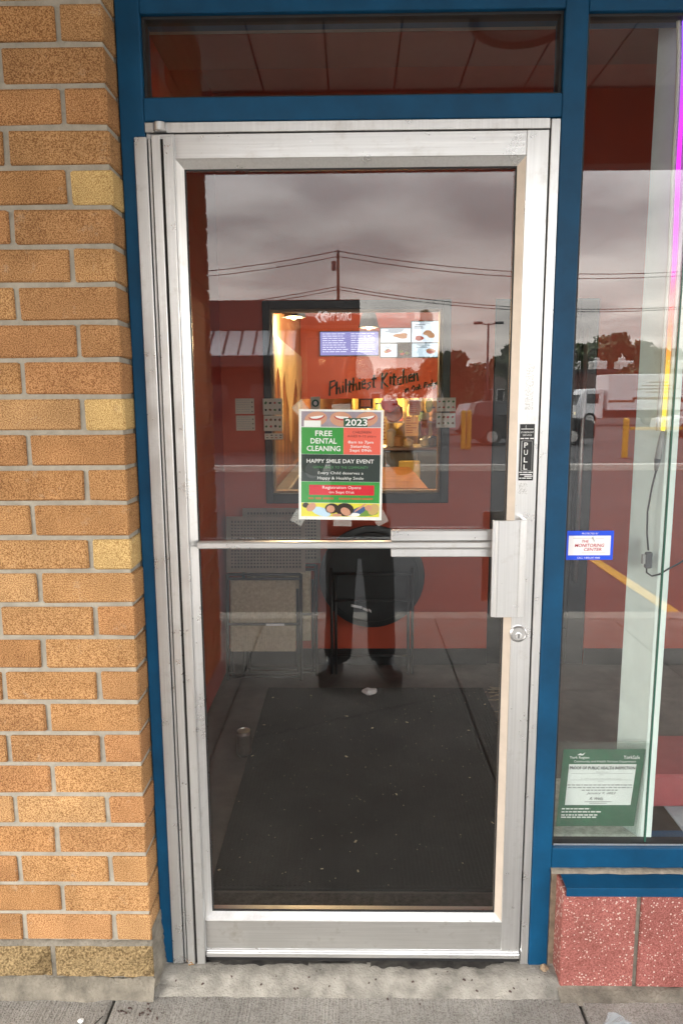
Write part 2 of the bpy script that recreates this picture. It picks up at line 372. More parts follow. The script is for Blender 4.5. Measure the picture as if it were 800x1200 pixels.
struct(MB().quad((-900, -900, -.16), (900, -900, -.16), (900, 900, -.16), (-900, 900, -.16)).build('ground', asphalt))
sw = struct(MB().box(-14, 14, -3.34, 6.9, -.157, GZ-.035).build('sidewalk', concrete))
jx = [-9.2, -7.9, -6.6, -5.3, -4.0, -2.7, -1.9, -.63, .585, 1.85, 3.1, 4.4, 5.7, 7.0, 8.3]
for i in range(len(jx)-1):
    for (ya, yb) in ((-3.14, -.0), ):
        MB().box(jx[i]+.0035, jx[i+1]-.0035, ya, yb+(.0 if True else 0), GZ-.04, GZ).build('slab', side_m, sw, bevel=.006)
for i in range(-9, 9, 2):
    MB().box(i+.004, i+1.996, -3.335, -3.145, -.15, GZ-.002).build('kerb_stone', concrete, sw, bevel=.015)
# cracks in the pavement: thin recessed lines filled with dirt
def crack(pts, wd, name='crack', par=sw):
    b = MB(); n = len(pts)
    L = []; Rr_ = []
    for k in range(n):
        p = Vector(pts[k]); d = (Vector(pts[min(k+1, n-1)])-Vector(pts[max(k-1, 0)])).normalized(); q = Vector((-d.y, d.x))
        ww = wd*(.5+random.random()); L.append((p.x+q.x*ww, p.y+q.y*ww, GZ+.0012)); Rr_.append((p.x-q.x*ww, p.y-q.y*ww, GZ+.0012))
    for k in range(n-1): b.quad(L[k], L[k+1], Rr_[k+1], Rr_[k])
    return b.build(name, dark_gap, par)
def wander(a, b, n, j):
    return [(a[0]+(b[0]-a[0])*k/n+random.uniform(-j, j), a[1]+(b[1]-a[1])*k/n+random.uniform(-j, j)) for k in range(n+1)]
crack(wander((-.62, -1.25), (.585, -1.85), 26, .012), .003)
crack(wander((.585, -1.85), (1.85, -1.9), 20, .012), .003)
crack(wander((-.64, -.16), (-.71, -.30), 8, .004), .0018)
crack(wander((-.64, -.30), (-.55, -.20), 8, .004), .0015)

# ------------------------------------------------------------------ brick wall left of the door
def brick_mesh(name, lx, ly, lz, material, rough=.0025, seed=0):
    rnd = random.Random(seed)
    bm = bmesh.new(); bmesh.ops.create_cube(bm, size=1)
    for v in bm.verts:
        v.co.x *= lx; v.co.y *= ly; v.co.z *= lz
    bmesh.ops.bevel(bm, geom=list(bm.edges), offset=.0035, segments=1, affect='EDGES')
    for v in bm.verts: v.co += Vector((rnd.uniform(-1, 1), rnd.uniform(-.6, .6), rnd.uniform(-1, 1)))*rough*.6
    me = bpy.data.meshes.new(name); bm.to_mesh(me); bm.free(); me.materials.append(material)
    return me
PITCHZ, BH = .083, .0715
WX, WY, Z0 = -.528, -.09, .127
wall = thing('brick_wall', 'orange speckled clay brick wall with grey mortar, left of the blue door frame', 'wall', (-.9, 0, GZ))
def put(me, name, parent, x, y, z, rz=0):
    o = bpy.data.objects.new(name, me); COL.objects.link(o); o.parent = parent
    o.location = Vector((x, y, z))-parent.location; o.rotation_euler = (random.uniform(-.004, .004), random.uniform(-.004, .004), rz+random.uniform(-.003, .003))
    return o
stret = [brick_mesh('brick', .223, .09, BH, brick_m, seed=i) for i in range(5)]
heads = [brick_mesh('brick', .092, .09, BH, brick_m, seed=i+20) for i in range(5)]
headp = [brick_mesh('brick', .092, .09, BH, pale_m, seed=i+40) for i in range(3)]
NC = 39
for k in range(NC):
    z = Z0+.006+BH/2+k*PITCHZ; jit = random.uniform(-.002, .002)
    x = WX
    if k % 2 == 0:
        me = random.choice(headp if k in (16, 12, 22) else heads); put(me, 'brick', wall, x-.046+jit, WY+.045, z); x -= .092+.0125
    while x > -1.85:
        put(random.choice(stret), 'brick', wall, x-.1115+jit, WY+.045+random.uniform(-.0012, .0012), z); x -= .223+.0125
o = MB().box(-1.9, WX-.006, WY+.006, .19, Z0-.012, Z0+NC*PITCHZ).build('mortar_bed', mortar, wall); o.location -= wall.location
o = MB().box(-.62, WX-.0015, -.006, .02, Z0-.01, Z0+NC*PITCHZ).build('mortar_return', grey_mortar, wall); o.location -= wall.location
# footing course of split stone and its mortar haunch
spl = []
for i in range(3):
    bm = bmesh.new(); bmesh.ops.create_grid(bm, x_segments=14, y_segments=5, size=.5)
    rnd = random.Random(i+3)
    for v in bm.verts:
        e = min(.5-abs(v.co.x), .5-abs(v.co.y)); v.co = Vector((v.co.x*.335, -.02*min(1, e*9)-rnd.random()*.006 if e > .01 else .0, v.co.y*.096))
    me = bpy.data.meshes.new('split_stone'); bm.to_mesh(me); bm.free(); me.materials.append(split_m); spl.append(me)
x = WX
for i, l in enumerate((.258, .335, .335, .335)):
    p = put(spl[i % 3], 'split_stone', wall, x-l/2-.0, WY+.004, .072); p.scale.x = l/.335; x -= l+.013
o = MB().box(-1.9, WX-.003, WY+.006, .15, .018, Z0-.01).build('stone_backing', grey_mortar, wall); o.location -= wall.location
def lumpy(name, x0, x1, prof, material, parent, nx=60, amp=.004, seed=1):
    rnd = random.Random(seed); b = MB(); n = len(prof); rows = []
    for i in range(nx+1):
        x = x0+(x1-x0)*i/nx; j = [amp*(noise.noise((x*22, k*.9, seed*3.1))*1.3+noise.noise((x*90, k*3.3, seed))*.5) for k in range(2*n)]
        rows.append([(x, prof[k][0]+j[2*k], prof[k][1]+j[2*k+1]) for k in range(n)])
    for i in range(nx):
        for k in range(n-1): b.quad(rows[i][k], rows[i][k+1], rows[i+1][k+1], rows[i+1][k])
    ob = b.build(name, material, parent, smooth=True, weld=True)
    if parent: ob.location -= parent.location
    return ob
lumpy('mortar_haunch', -1.9, WX+.004, [(-.116, GZ-.004), (-.108, GZ+.014), (-.101, .010), (-.085, .022)], grey_mortar, wall, 160, .0055, 4)
lumpy('mortar_haunch', -1.9, WX+.002, [(-.096, .120), (-.092, .126), (-.0865, .131), (-.07, .131)], grey_mortar, wall, 80, .0022, 5)
o = MB().box(-.60, WX-.0005, WY+.0045, -.0065, .024, .1185).build('stone_return', split_m, wall, bevel=.004); o.location -= wall.location
# mortar run down the return beside the frame
b = MB(); rnd = random.Random(9); prev = None
for i in range(40):
    z = GZ+i*.006; e = .009*max(0, 1-i/34)+.004*rnd.random()+.001
    if z > .17: break
    row = [(WX+.001, -.088, z), (WX+e, -.055+rnd.uniform(-.01, .01), z), (WX+e*1.4, -.02, z), (WX+.004, .0, z)]
    if prev:
        for k in range(3): b.quad(prev[k], prev[k+1], row[k+1], row[k])
    prev = row
o = b.build('mortar_smear', grey_mortar, wall, smooth=True, weld=True); o.location -= wall.location

# ------------------------------------------------------------------ blue storefront frame
FY = -.014
ff = thing('storefront_frame', 'blue painted aluminium shopfront frame around the glass door and window', 'window frame', (0, 0, 0))
ZT = P(400, 12, FY).z; ZW = P(740, 13, FY).z
MB().box(-.5265, -.4715, FY, .07, .0, 2.72).build('jamb', blue, ff, bevel=.002)
MB().box(.4745, .5245, FY, .07, .0, 2.72).build('mullion', blue, ff, bevel=.002)
MB().box(-.4710, .4740, FY+.0005, .07, 2.1555, 2.2055).build('transom_bar', blue, ff, bevel=.002)
MB().box(-.4710, .4740, FY+.0005, .07, ZT, 2.72).build('head', blue, ff, bevel=.002)
MB().box(.5250, 2.4, FY+.0005, .07, ZW+.003, 2.72).build('head', blue, ff, bevel=.002)
MB().box(.5250, 2.4, FY+.0005, .07, .288, .349).build('sill_rail', blue, ff, bevel=.002)
MB().box(2.4, 2.46, FY, .07, .0, 2.72).build('mullion', blue, ff, bevel=.002)
for (a, c, d, e) in ((-.4705, .4735, 2.206, ZT-.0005), (.5255, 2.399, .3495, ZW+.0025)):
    b = MB(); t = .006
    b.box(a, a+t, 0, .03, d, e).box(c-t, c, 0, .03, d, e).box(a+t, c-t, 0, .03, d, d+t).box(a+t, c-t, 0, .03, e-t, e)
    b.build('gasket', blackm, ff)
MB().box(-.466, .469, GL-.003, GL+.003, 2.211, ZT-.005).build('transom_pane', glass_win, ff)
MB().box(.5300, .7745, GL-.003, GL+.003, .354, ZW-.002).build('window_pane', glass_win, ff)
MB().box(.7795, 2.395, GL-.003, GL+.003, .354, ZW-.002).build('window_pane', glass_win, ff)
MB().box(.7752, .7788, GL-.004, GL+.004, .354, ZW-.002).build('glass_joint', glass_edge, ff)
MB().box(.532, 2.39, -.001, .006, .350, .3545).build('glazing_bead', alu, ff)

# ------------------------------------------------------------------ aluminium door frame and door
df = thing('door_frame', 'silver aluminium door frame set inside the blue shopfront', 'door frame', (0, 0, 0))
MB().box(-.4700, .4500, -.010, .07, 2.1325, 2.1545).build('head', alu, df, bevel=.001)
MB().box(.4530, .4735, -.010, .07, .0, 2.1530).build('jamb', alu, df, bevel=.001)
MB().box(-.4705, -.4600, -.004, .07, .0, 2.1320).build('jamb', alu, df, bevel=.001)

door = thing('glass_door', 'silver aluminium framed glass shop door with a pull handle and horizontal push bar', 'door', (0, 0, 0))
DY0, DY1 = -.010, .034
ZB = .020
MB().box(.3985, .4487, DY0, DY1, ZB, 2.1295).build('stile', alu, door, bevel=.0012)
MB().box(-.4590, -.4040, DY0, DY1, ZB, 2.1295).build('stile', alu, door, bevel=.0012)
MB().box(-.4035, .3980, DY0, DY1, 2.0755, 2.1290).build('top_rail', alu_h, door, bevel=.0012)
MB().box(-.4035, .3980, DY0, DY1, ZB+.024, .1285).build('bottom_rail', alu_dirty, door, bevel=.0012)
# sloping glazing beads around the glass
gx0, gx1, gz0, gz1 = -.388, .3815, .1440, 2.0575
ox0, ox1, oz0, oz1 = -.4035, .3980, .1290, 2.0750
yb_, yf_ = .006, DY0+.001
for nm, pts, mm_ in (('glazing_bead', [(ox0, yf_, oz1), (ox1, yf_, oz1), (gx1, yb_, gz1), (gx0, yb_, gz1)], alu),
                 ('glazing_bead', [(ox1, yf_, oz1), (ox1, yf_, oz0), (gx1, yb_, gz0), (gx1, yb_, gz1)], alu_tan),
                 ('glazing_bead', [(ox1, yf_, oz0), (ox0, yf_, oz0), (gx0, yb_, gz0), (gx1, yb_, gz0)], alu),
                 ('glazing_bead', [(ox0, yf_, oz0), (ox0, yf_, oz1), (gx0, yb_, gz1), (gx0, yb_, gz0)], alu)):
    b = MB(); back = [(p[0], .03, p[2]) for p in pts]
    b.hexa([pts[0], pts[1], pts[2], pts[3]]+back); b.build(nm, mm_, door)
b = MB(); t = .004
b.box(gx0, gx0+t, .0062, .0078, gz0, gz1).box(gx1-t, gx1, .0062, .0078, gz0, gz1).box(gx0+t, gx1-t, .0062, .0078, gz0, gz0+.006).box(gx0+t, gx1-t, .0062, .0078, gz1-t, gz1)
b.build('gasket', blackm, door)
MB().box(gx0-.004, gx1+.004, GL-.003, GL+.003, gz0-.004, gz1+.004).build('pane', glass_door, door)
MB().box(.4489, .4528, .002, .03, .01, 2.1520).build('gap_shade_strip', blackm, door)  # black strip standing in for the shade between leaf and jamb
MB().box(-.4590, .4487, .002, .03, 2.1298, 2.1322).build('gap_shade_strip', blackm, door)  # likewise blackens the gap under the frame head in place of shade
# stepped bottom sweep
MB().prism([(-.0102, ZB+.0235), (-.0102, ZB+.016), (-.016, ZB+.014), (-.016, ZB+.001), (.03, ZB+.001), (.03, ZB+.0235)], -.4035, .4485, 'x').build('bottom_sweep', alu_h, door, bevel=.0008)
MB().box(-.40, .445, -.006, .03, .004, ZB).build('rubber_sweep', blackm, door)
# hinge-side finger guard of vertical aluminium ribs
g_ = lambda px: P(px, 640, -.02).x
ribs = [(-.4950, -.4665, -.020, 2.121), (-.4640, -.4580, -.0165, 2.119), (-.4545, -.4350, -.022, 2.124), (-.4285, -.4065, -.021, 2.122)]
zb = [.004, .006, .003, .003]
for (a, c, y, zt), z0 in zip(ribs, zb): MB().box(a, c, y, -.0130 if a > -.465 else -.0145, z0, zt).build('hinge_guard_rib', alu, door, bevel=.0015)
MB().box(-.4660, -.4290, -.0125, -.0105, .004, 2.118).build('hinge_guard_shade', dark_gap, door)  # dark strip behind the ribs, colours in the shade of the grooves
MB().lathe([(.013, 0), (.0155, .002), (.0155, .019), (.012, .021)], (-.436, -.012, 2.132), 20).build('pivot_cap', steel, door, smooth=False)
MB().box(-.470, -.446, -.0125, -.0102, 2.1335, 2.153).build('pivot_plate', alu_dirty, door)
# push bar
zc = (1.1797+1.1633)/2
MB().box(-.3865, .3480, -.022, .004, zc-.0085, zc+.0085).build('push_bar', alu_h, door, bevel=.003)
MB().box(.0950, .3480, -.017, .004, zc+.0098, zc+.036).build('push_bar_plate', alu_h, door, bevel=.002)
MB().box(.0950, .3480, -.017, .004, zc-.031, zc-.0098).build('push_bar_plate', alu_h, door, bevel=.002)
# pull handle: folded plate standing off the stile
hx0, hx1, hz0, hz1 = .3360, .4060, 1.0000, 1.2395
hy = -.062
b = MB()
b.prism([(hx0, hy+.012), (hx0, hy), (hx0+.008, hy), (hx0+.009, hy-.002), (hx1-.004, hy-.002), (hx1+.004, hy), (hx1+.012, hy+.006), (hx1+.014, DY0), (hx1+.005, DY0), (hx1+.003, hy+.010), (hx1-.006, hy+.004), (hx0+.004, hy+.004), (hx0+.004, hy+.012)], hz0, hz1, 'z')
pull = b.build('pull_handle', alu, door, bevel=.0007)
MB().box(hx0+.0125, hx0+.0140, hy-.0032, hy-.0021, hz0+.001, hz1-.001).build('groove', alu_dirty, pull)
MB().box(hx1-.0080, hx1-.0065, hy-.0032, hy-.0021, hz0+.001, hz1-.001).build('groove', alu_dirty, pull)
# lock cylinder
lk = P(607, 743, -.014)
cyl = MB().lathe([(.0215, 0), (.0215, -.004), (.0185, -.0065), (.0165, -.0045)], (lk.x, DY0, lk.z), 28, 'y').build('lock_cylinder', steel, door, smooth=False)
MB().lathe([(.0085, 0), (.0085, -.003), (.0075, -.0035)], (lk.x, DY0-.0046, lk.z-.004), 20, 'y').build('lock_plug', alu, cyl)
MB().box(lk.x-.0012, lk.x+.0012, DY0-.0089, DY0-.0081, lk.z-.010, lk.z+.001).build('keyhole', blackm, cyl)
# PULL decal on the stile
blk = mat('decal_black', (.012, .013, .014), .45, var=0); wht = mat('decal_white', (.75, .75, .75), .5, var=0); gry = mat('decal_grey', (.35, .35, .35), .5, var=0)
a, c = P(609.5, 497, -.0108), P(624.5, 563, -.0108)
dx0, dx1, dz0, dz1 = a.x-.001, a.x+.0345, c.z, a.z
dec = MB().box(dx0, dx1, DY0-.0006, DY0-.0001, dz0, dz1).build('pull_decal', blk, door)
dw, dh = dx1-dx0, dz1-dz0
def dr(u0, u1, v0, v1, m_, nm='decal_line'): return rect(nm, m_, dec, dx0+u0*dw, dx0+u1*dw, dz1-v1*dh, dz1-v0*dh, DY0-.0010, .0003)
dr(.08, .92, .080, .092, wht); dr(.38, .42, .02, .08, gry)
text('STOREFRONT', wht, dec, dx0+.5*dw, dz1-.145*dh, DY0-.0010, .88*dw, .030*dh)
text('SERVICE', wht, dec, dx0+.5*dw, dz1-.195*dh, DY0-.0010, .62*dw, .028*dh)
for u in (.05, .36, .70): dr(u, u+.25, .243, .262, wht)
dr(.14, .17, .30, .82, wht); dr(.86, .88, .30, .82, gry); dr(.14, .88, .293, .300, gry); dr(.14, .88, .82, .827, gry)
for i, ch in enumerate('PULL'): text(ch, wht, dec, dx0+.45*dw, dz1-(.37+.130*i)*dh, DY0-.0010, .26*dw, .092*dh, bold=.01)
for v, spans in ((.845, ((.04, .25), (.30, .60), (.66, .96))), (.885, ((.10, .9),)), (.915, ((.4, .95),)), (.95, ((.06, .2), (.25, .5), (.55, .9)))):
    for s0, s1 in spans: dr(s0, s1, v, v+.017, wht)
# residue of old stickers
resid = film('adhesive_residue', (.45, .42, .37), .30, .7)
for (px0, py0, px1, py1) in ((607, 566, 617, 579), (616, 426, 624, 480)):
    b = MB(); rnd = random.Random(px0)
    A, B = P(px0, py0, DY0), P(px1, py1, DY0)
    nxx, nzz = 14, max(12, int((A.z-B.z)/.0016))
    for i in range(nxx):
        for j in range(nzz):
            if rnd.random() < .45:
                x0 = A.x+(B.x-A.x)*i/nxx; z0 = B.z+(A.z-B.z)*j/nzz; w_ = (B.x-A.x)/nxx; h_ = (A.z-B.z)/nzz
                b.quad((x0, DY0-.0004, z0), (x0+w_*rnd.uniform(.5, 1.2), DY0-.0004, z0+h_*.1), (x0+w_, DY0-.0004, z0+h_*rnd.uniform(.6, 1.2)), (x0, DY0-.0004, z0+h_))
    b.build('adhesive_residue', resid, door)

# threshold: ragged mortar patch at the foot of the door
def patch(name, x0, x1, y0, y1, fz, material, nx, ny, amp, seed, parent=None):
    rnd = random.Random(seed); b = MB(); V = []
    for i in range(nx+1):
        row = []
        for j in range(ny+1):
            u, v = i/nx, j/ny; ed = min(1, 8*min(u, 1-u))*1.0
            xx, yy_ = x0+(x1-x0)*u, y0+(y1-y0)*v
            edge = .016*noise.noise((xx*14, seed, 0))+.008*noise.noise((xx*45, seed, 3)) if j == 0 else 0
            row.append((xx, yy_+edge, fz(u, v)+amp*(noise.noise((xx*18, yy_*18, seed))+.5*noise.noise((xx*60, yy_*60, seed)))))
        V.append(row)
    for i in range(nx):
        for j in range(ny): b.quad(V[i][j], V[i+1][j], V[i+1][j+1], V[i][j+1])
    ob = b.build(name, material, parent, smooth=True, weld=True)
    return ob
patch('threshold', -.535, .545, -.105, .012, lambda u, v: GZ-.004+.030*min(1, v*2.4)-(.012*math.sin(u*9+1)**2 if v > .85 else 0), patch_m, 110, 16, .0022, 3, sw)
patch('threshold_chip', .43, .56, -.062, .0, lambda u, v: GZ+.012+.026*v*(.4+.6*u), patch_m, 22, 12, .003, 6, sw)
patch('threshold_chip', -.535, -.47, -.085, .0, lambda u, v: GZ+.012+.03*(1-u)*v, patch_m, 14, 12, .003, 8, sw)
grime = mat('black_grime', (.035, .032, .028), .95, var=.7, scale=30, bump=.6, bscale=120)
for gx_0, gx_1, gd, sd_ in ((-.40, -.10, -.020, 41), (.0, .41, -.028, 43), (-.12, .05, -.010, 45)):
    patch('grime_strip', gx_0, gx_1, gd, .006, lambda u, v: GZ+.0275+.0016*math.sin(min(u, 1-u, .25)*6.28)-.004*(1-min(1, 5*min(u, 1-u))), grime, 50, 5, .0012, sd_, sw)
MB().box(-.47, .47, .001, .08, GZ-.02, .012).build('door_sill', dark_gap, sw)

# ------------------------------------------------------------------ pink block wall below the window
pw_ = thing('block_wall', 'low wall of pink pebbled concrete blocks under the shop window', 'wall', (.9, 0, GZ))
bm_block = [brick_mesh('block', .192, .10, .285, pink_m, .0015, seed=70+i) for i in range(3)]
BY = -.072
x = .541
for i in range(9):
    put(bm_block[i % 3], 'block', pw_, x+.096, BY+.05, GZ+.012+.1425); x += .192+.0115
o = MB().box(.546, 2.4, BY+.007, .10, GZ, .27).build('mortar_bed', grey_mortar, pw_); o.location -= pw_.location
o = MB().prism([(-.012, GZ), (.012, GZ), (.006, .275), (-.008, .275)], 0, .01, 'z').build('dummy', None) if False else None
o = MB().box(.5255, .5445, -.012, .06, GZ, .277).build('corner_caulk', mat('old_caulk', (.20, .155, .11), .9, var=.3, scale=40, bump=.4), pw_, bevel=.003); o.location -= pw_.location
o = lumpy('mortar_haunch', .535, 2.4, [(-.115, GZ-.004), (-.098, GZ+.006), (-.082, GZ+.014), (-.07, GZ+.016)], grey_mortar, pw_, 60, .003, 14)
sill = thing('window_sill', 'blue painted metal sill flashing on top of the pink blocks', 'sill', (.9, 0, .27))
b = MB().prism([(-.014, .2820), (-.014, .2865), (-.082, .2845), (-.082, .2600), (-.079, .2600), (-.079, .2800)], .546, 2.39, 'x'); o = b.build('sill_flashing', blue, sill, bevel=.0006); o.location -= sill.location
o = lumpy('sealant', .522, 2.39, [(-.030, .2868), (-.026, .2925), (-.015, .2945), (-.012, .293)], mat('old_sealant', (.22, .19, .15), .9, var=.3, scale=60), sill, 90, .0018, 22)

# ------------------------------------------------------------------ poster taped inside the door glass
PY = .0190
TL, TR, BR, BL = P(347, 479, PY), P(445, 477, PY), P(448, 606, PY), P(350, 608.5, PY)
po = thing('poster', 'dental cleaning event poster in green, coral and black taped to the door glass', 'poster', (BL.x, PY, BL.z))
px_w = ((TR-TL).length+(BR-BL).length)/2; px_h = ((TL-BL).length+(TR-BR).length)/2
po.rotation_euler = (0, math.atan2((BL.x+BR.x)/2-(TL.x+TR.x)/2, px_h), 0)
def pr(nm, m_, u0, u1, v0, v1, lvl): return rect(nm, m_, po, u0*px_w, u1*px_w, (1-v1)*px_h, (1-v0)*px_h, -.0004*lvl, .0003)
def pt(s, m_, u, v, w_, h_, lvl=3, **k): return text(s, m_, po, u*px_w, (1-v)*px_h, -.0004*lvl, w_*px_w, h_*px_h, **k)
def C(name, r, g, b_): return mat(name, (r, g, b_), .55, var=0)
pg, pc, pk, prd, pwh = C('print_green', .035, .30, .05), C('print_coral', .78, .13, .09), C('print_black', .022, .035, .032), C('print_red', .62, .012, .03), C('print_white', .85, .85, .85)
pgrey, pskin, plip, pyel = C('print_mauve', .32, .27, .33), C('print_skin', .60, .30, .20), C('print_lip', .45, .06, .06), C('print_yellow', .75, .68, .06)
phair, psky, pdg = C('print_hair', .03, .018, .012), C('print_lightblue', .50, .68, .85), C('print_darkgreen', .01, .09, .05)
rect('sheet', paper, po, 0, px_w, 0, px_h, .0, .0003)
def blob(nm, m_, u, v, ru, rv, lvl, n=14, a0=0, a1=2*math.pi, rot=0):
    pts = []
    for k in range(n):
        t = a0+(a1-a0)*k/(n-1 if a1-a0 < 6.2 else n); x, z = ru*math.cos(t), rv*math.sin(t)
        pts.append(((u)*px_w+(x*math.cos(rot)-z*math.sin(rot))*px_w, -.0004*lvl, (1-v)*px_h+(x*math.sin(rot)+z*math.cos(rot))*px_h))
    return MB().poly(pts).build(nm, m_, po)
st = pr('photo_strip', pgrey, .03, .97, .018, .155, 1)
for u, rot in ((.20, .1), (.50, -.05), (.80, .12)):
    blob('face_print', pskin, u, .085, .135, .066, 2, rot=rot)
    blob('lips_print', plip, u+.01, .062, .095, .034, 3, a0=math.pi, a1=2*math.pi, rot=rot)
    blob('teeth_print', pwh, u+.01, .060, .080, .022, 4, a0=math.pi, a1=2*math.pi, rot=rot)
pr('glove_print', pwh, .06, .26, .10, .155, 4)
pr('green_panel', pg, .03, .53, .160, .400, 1); pr('coral_panel', pc, .531, .97, .160, .400, 1)
pr('black_panel', pk, .03, .97, .402, .648, 1); pr('green_panel', pg, .03, .97, .650, .843, 1); pr('red_bar', prd, .125, .905, .680, .772, 2)
bs = pr('photo_strip', pyel, .03, .97, .846, .970, 1)
pp_ = [(.06, .22, .870, phair, psky, 0), (.37, .0, .880, phair, C('print_pink', .7, .3, .25), 1), (.55, .0, .900, phair, C('print_rose', .6, .35, .3), 1), (.83, .0, .885, C('print_blonde', .55, .38, .15), C('print_navy', .05, .10, .25), 0)]
blob('grass_print', C('print_lawn', .16, .30, .05), .75, .93, .21, .036, 2); blob('shirt_print', psky, .27, .925, .12, .040, 3, rot=-.2); blob('shirt_print', C('print_navy', .05, .10, .25), .72, .915, .09, .034, 3, rot=.3); blob('shirt_print', pwh, .66, .950, .08, .018, 4)
blob('hair_print', phair, .085, .868, .040, .024, 3); blob('face_print', pskin, .150, .885, .060, .036, 4, rot=.4); blob('hair_print', phair, .40, .895, .085, .048, 3); blob('face_print', pskin, .385, .900, .050, .034, 4)
blob('hair_print', phair, .555, .905, .110, .062, 4); blob('face_print', pskin, .565, .922, .062, .036, 5, rot=-.3); blob('arm_print', pskin, .46, .955, .06, .013, 5); blob('hair_print', C('print_blonde', .55, .38, .15), .90, .90, .070, .050, 3, rot=.3); blob('face_print', pskin, .84, .885, .045, .028, 4); blob('arm_print', pskin, .74, .885, .08, .010, 4, rot=.5)
blob('logo_print', C('print_charcoal', .06, .07, .07), .16, .548, .085, .075, 2)
pr('badge', pdg, .53, .81, .075, .152, 5); pt('2023', pwh, .68, .113, .26, .060, 6, bold=.02)
for i, s in enumerate(('FREE', 'DENTAL', 'CLEANING')): pt(s, pwh, .295, (.213, .281, .349)[i], (.20, .31, .40)[i], .048, bold=.015)
dkt = C('print_brown', .22, .05, .04)
pt('CHILDREN', dkt, .745, .200, .22, .022); pt('AGES 0-15 years', dkt, .745, .238, .34, .026)
pt('8am to 7pm', pwh, .735, .292, .30, .032, bold=.01); pt('Saturday,', pwh, .735, .330, .24, .032, bold=.01); pt('Sept 09th', pwh, .735, .366, .26, .032, bold=.01)
pt('HAPPY SMILE DAY EVENT', pwh, .495, .462, .80, .036, bold=.008)
pt('GIVING BACK TO THE COMMUNITY', C('print_palegreen', .10, .30, .12), .50, .518, .66, .022)
pt('Every Child deserves a', pwh, .50, .573, .54, .032); pt('Happy & Healthy Smile', pwh, .50, .620, .55, .034)
pt('Registration Opens', pwh, .515, .705, .46, .034); pt('on Sept 01st', pwh, .515, .748, .30, .030)
for u0, u1 in ((.12, .18), (.20, .27), (.29, .42), (.48, .62), (.63, .75), (.76, .89)): pr('small_print', C('print_orange', .40, .16, .04), u0, u1, .795, .812, 3)
for u, v, r_ in ((.02, -.005, .7), (-.0, .985, -.5), (.53, 1.02, .0), (.985, .98, .5), (.5, -.01, .05)):
    w_, h_ = .075*px_w if abs(r_) > .1 else .11*px_w, .06*px_h if abs(r_) > .1 else .04*px_h
    cx_, cz_ = u*px_w, (1-v)*px_h
    q = [(cx_+a*w_*math.cos(r_)-c*h_*math.sin(r_), .0008, cz_+a*w_*math.sin(r_)+c*h_*math.cos(r_)) for a, c in ((-1, -1), (1, -1), (1, 1), (-1, 1))]
    MB().poly(q).build('tape', tape_m, po)

# ------------------------------------------------------------------ security sticker on the window
SY = GL-.0036
a, c = P(662, 622, SY), P(717, 656, SY)
stk = thing('security_sticker', 'blue and white alarm monitoring sticker on the window beside the blue mullion', 'sticker', (a.x+.002, SY, c.z))
sw_, sh_ = .1185, a.z-c.z
sblue = C('sticker_blue', .005, .07, .72); sred = C('sticker_red', .48, .02, .05); sgry = C('sticker_grey', .45, .45, .46)
def sr(nm, m_, u0, u1, v0, v1, l): return rect(nm, m_, stk, u0*sw_, u1*sw_, (1-v1)*sh_, (1-v0)*sh_, -.0003*l, .0002)
def stx(s, m_, u, v, w_, h_, **k): return text(s, m_, stk, u*sw_, (1-v)*sh_, -.0009, w_*sw_, h_*sh_, **k)
sr('backing', sblue, 0, 1, 0, 1, 0); sr('white_panel', pwh, .06, .94, .17, .84, 1)
stx('PROTECTED BY', pwh, .50, .095, .34, .055); stx('CALL 1-800-247-4000', pwh, .49, .925, .48, .06)
stx('THE', sred, .41, .355, .15, .09, shear=.2, bold=.01); stx('MONITORING', sred, .50, .50, .62, .115, shear=.2, bold=.01); stx('CENTER', sred, .57, .64, .37, .105, shear=.2, bold=.01)
sr('pulse_line', sgry, .15, .54, .245, .262, 2); sr('pulse_line', sgry, .62, .80, .255, .268, 2); sr('pulse_line', sgry, .34, .84, .752, .768, 2)
MB().poly([(.54*sw_, -.0007, .75*sh_), (.56*sw_, -.0007, .80*sh_), (.59*sw_, -.0007, .60*sh_), (.62*sw_, -.0007, .74*sh_), (.59*sw_, -.0007, .66*sh_), (.56*sw_, -.0007, .76*sh_)]).build('pulse_line', sgry, stk)

# ------------------------------------------------------------------ window bay, vestibule shell
YB, ZC = 2.22, 3.1
struct(MB().box(-1.75, 2.6, .081, 6.9, -.06, .0).build('floor', floor_m))
bw = struct(MB().box(-.72, -.485, YB, YB+.10, 0, ZC).box(.535, .772, YB, YB+.10, 0, ZC).box(-.485, .535, YB, YB+.10, 0, .952).box(-.485, .535, YB, YB+.10, 2.058, ZC).box(1.332, 2.6, YB, YB+.10, 0, ZC).box(.772, 1.332, YB, YB+.10, 2.06, ZC).build('wall_back', red_wall))
MB().box(-.719, .771, YB-.010, YB-.0005, .001, .097).build('baseboard', black_frame, bw); MB().box(1.333, 2.6, YB-.010, YB-.0005, .001, .097).build('baseboard', black_frame, bw)
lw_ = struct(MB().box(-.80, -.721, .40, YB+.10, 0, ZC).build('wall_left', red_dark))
struct(MB().box(-1.75, -.527, .195, .40, 0, 2.434).build('wall_return', red_dark)) if False else None
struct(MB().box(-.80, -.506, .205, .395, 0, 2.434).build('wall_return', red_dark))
struct(MB().box(2.52, 2.6, .08, YB, 0, ZC).build('wall_right', red_wall))
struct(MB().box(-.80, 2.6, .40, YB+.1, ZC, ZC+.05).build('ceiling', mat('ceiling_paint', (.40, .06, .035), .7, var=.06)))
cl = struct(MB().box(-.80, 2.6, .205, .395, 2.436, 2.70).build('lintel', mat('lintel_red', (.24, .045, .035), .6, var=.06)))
struct(MB().box(-.80, 2.6, .071, .204, 2.437, 2.70).build('lintel_front', mat('lintel_grey', (.26, .24, .23), .7, var=.1)))
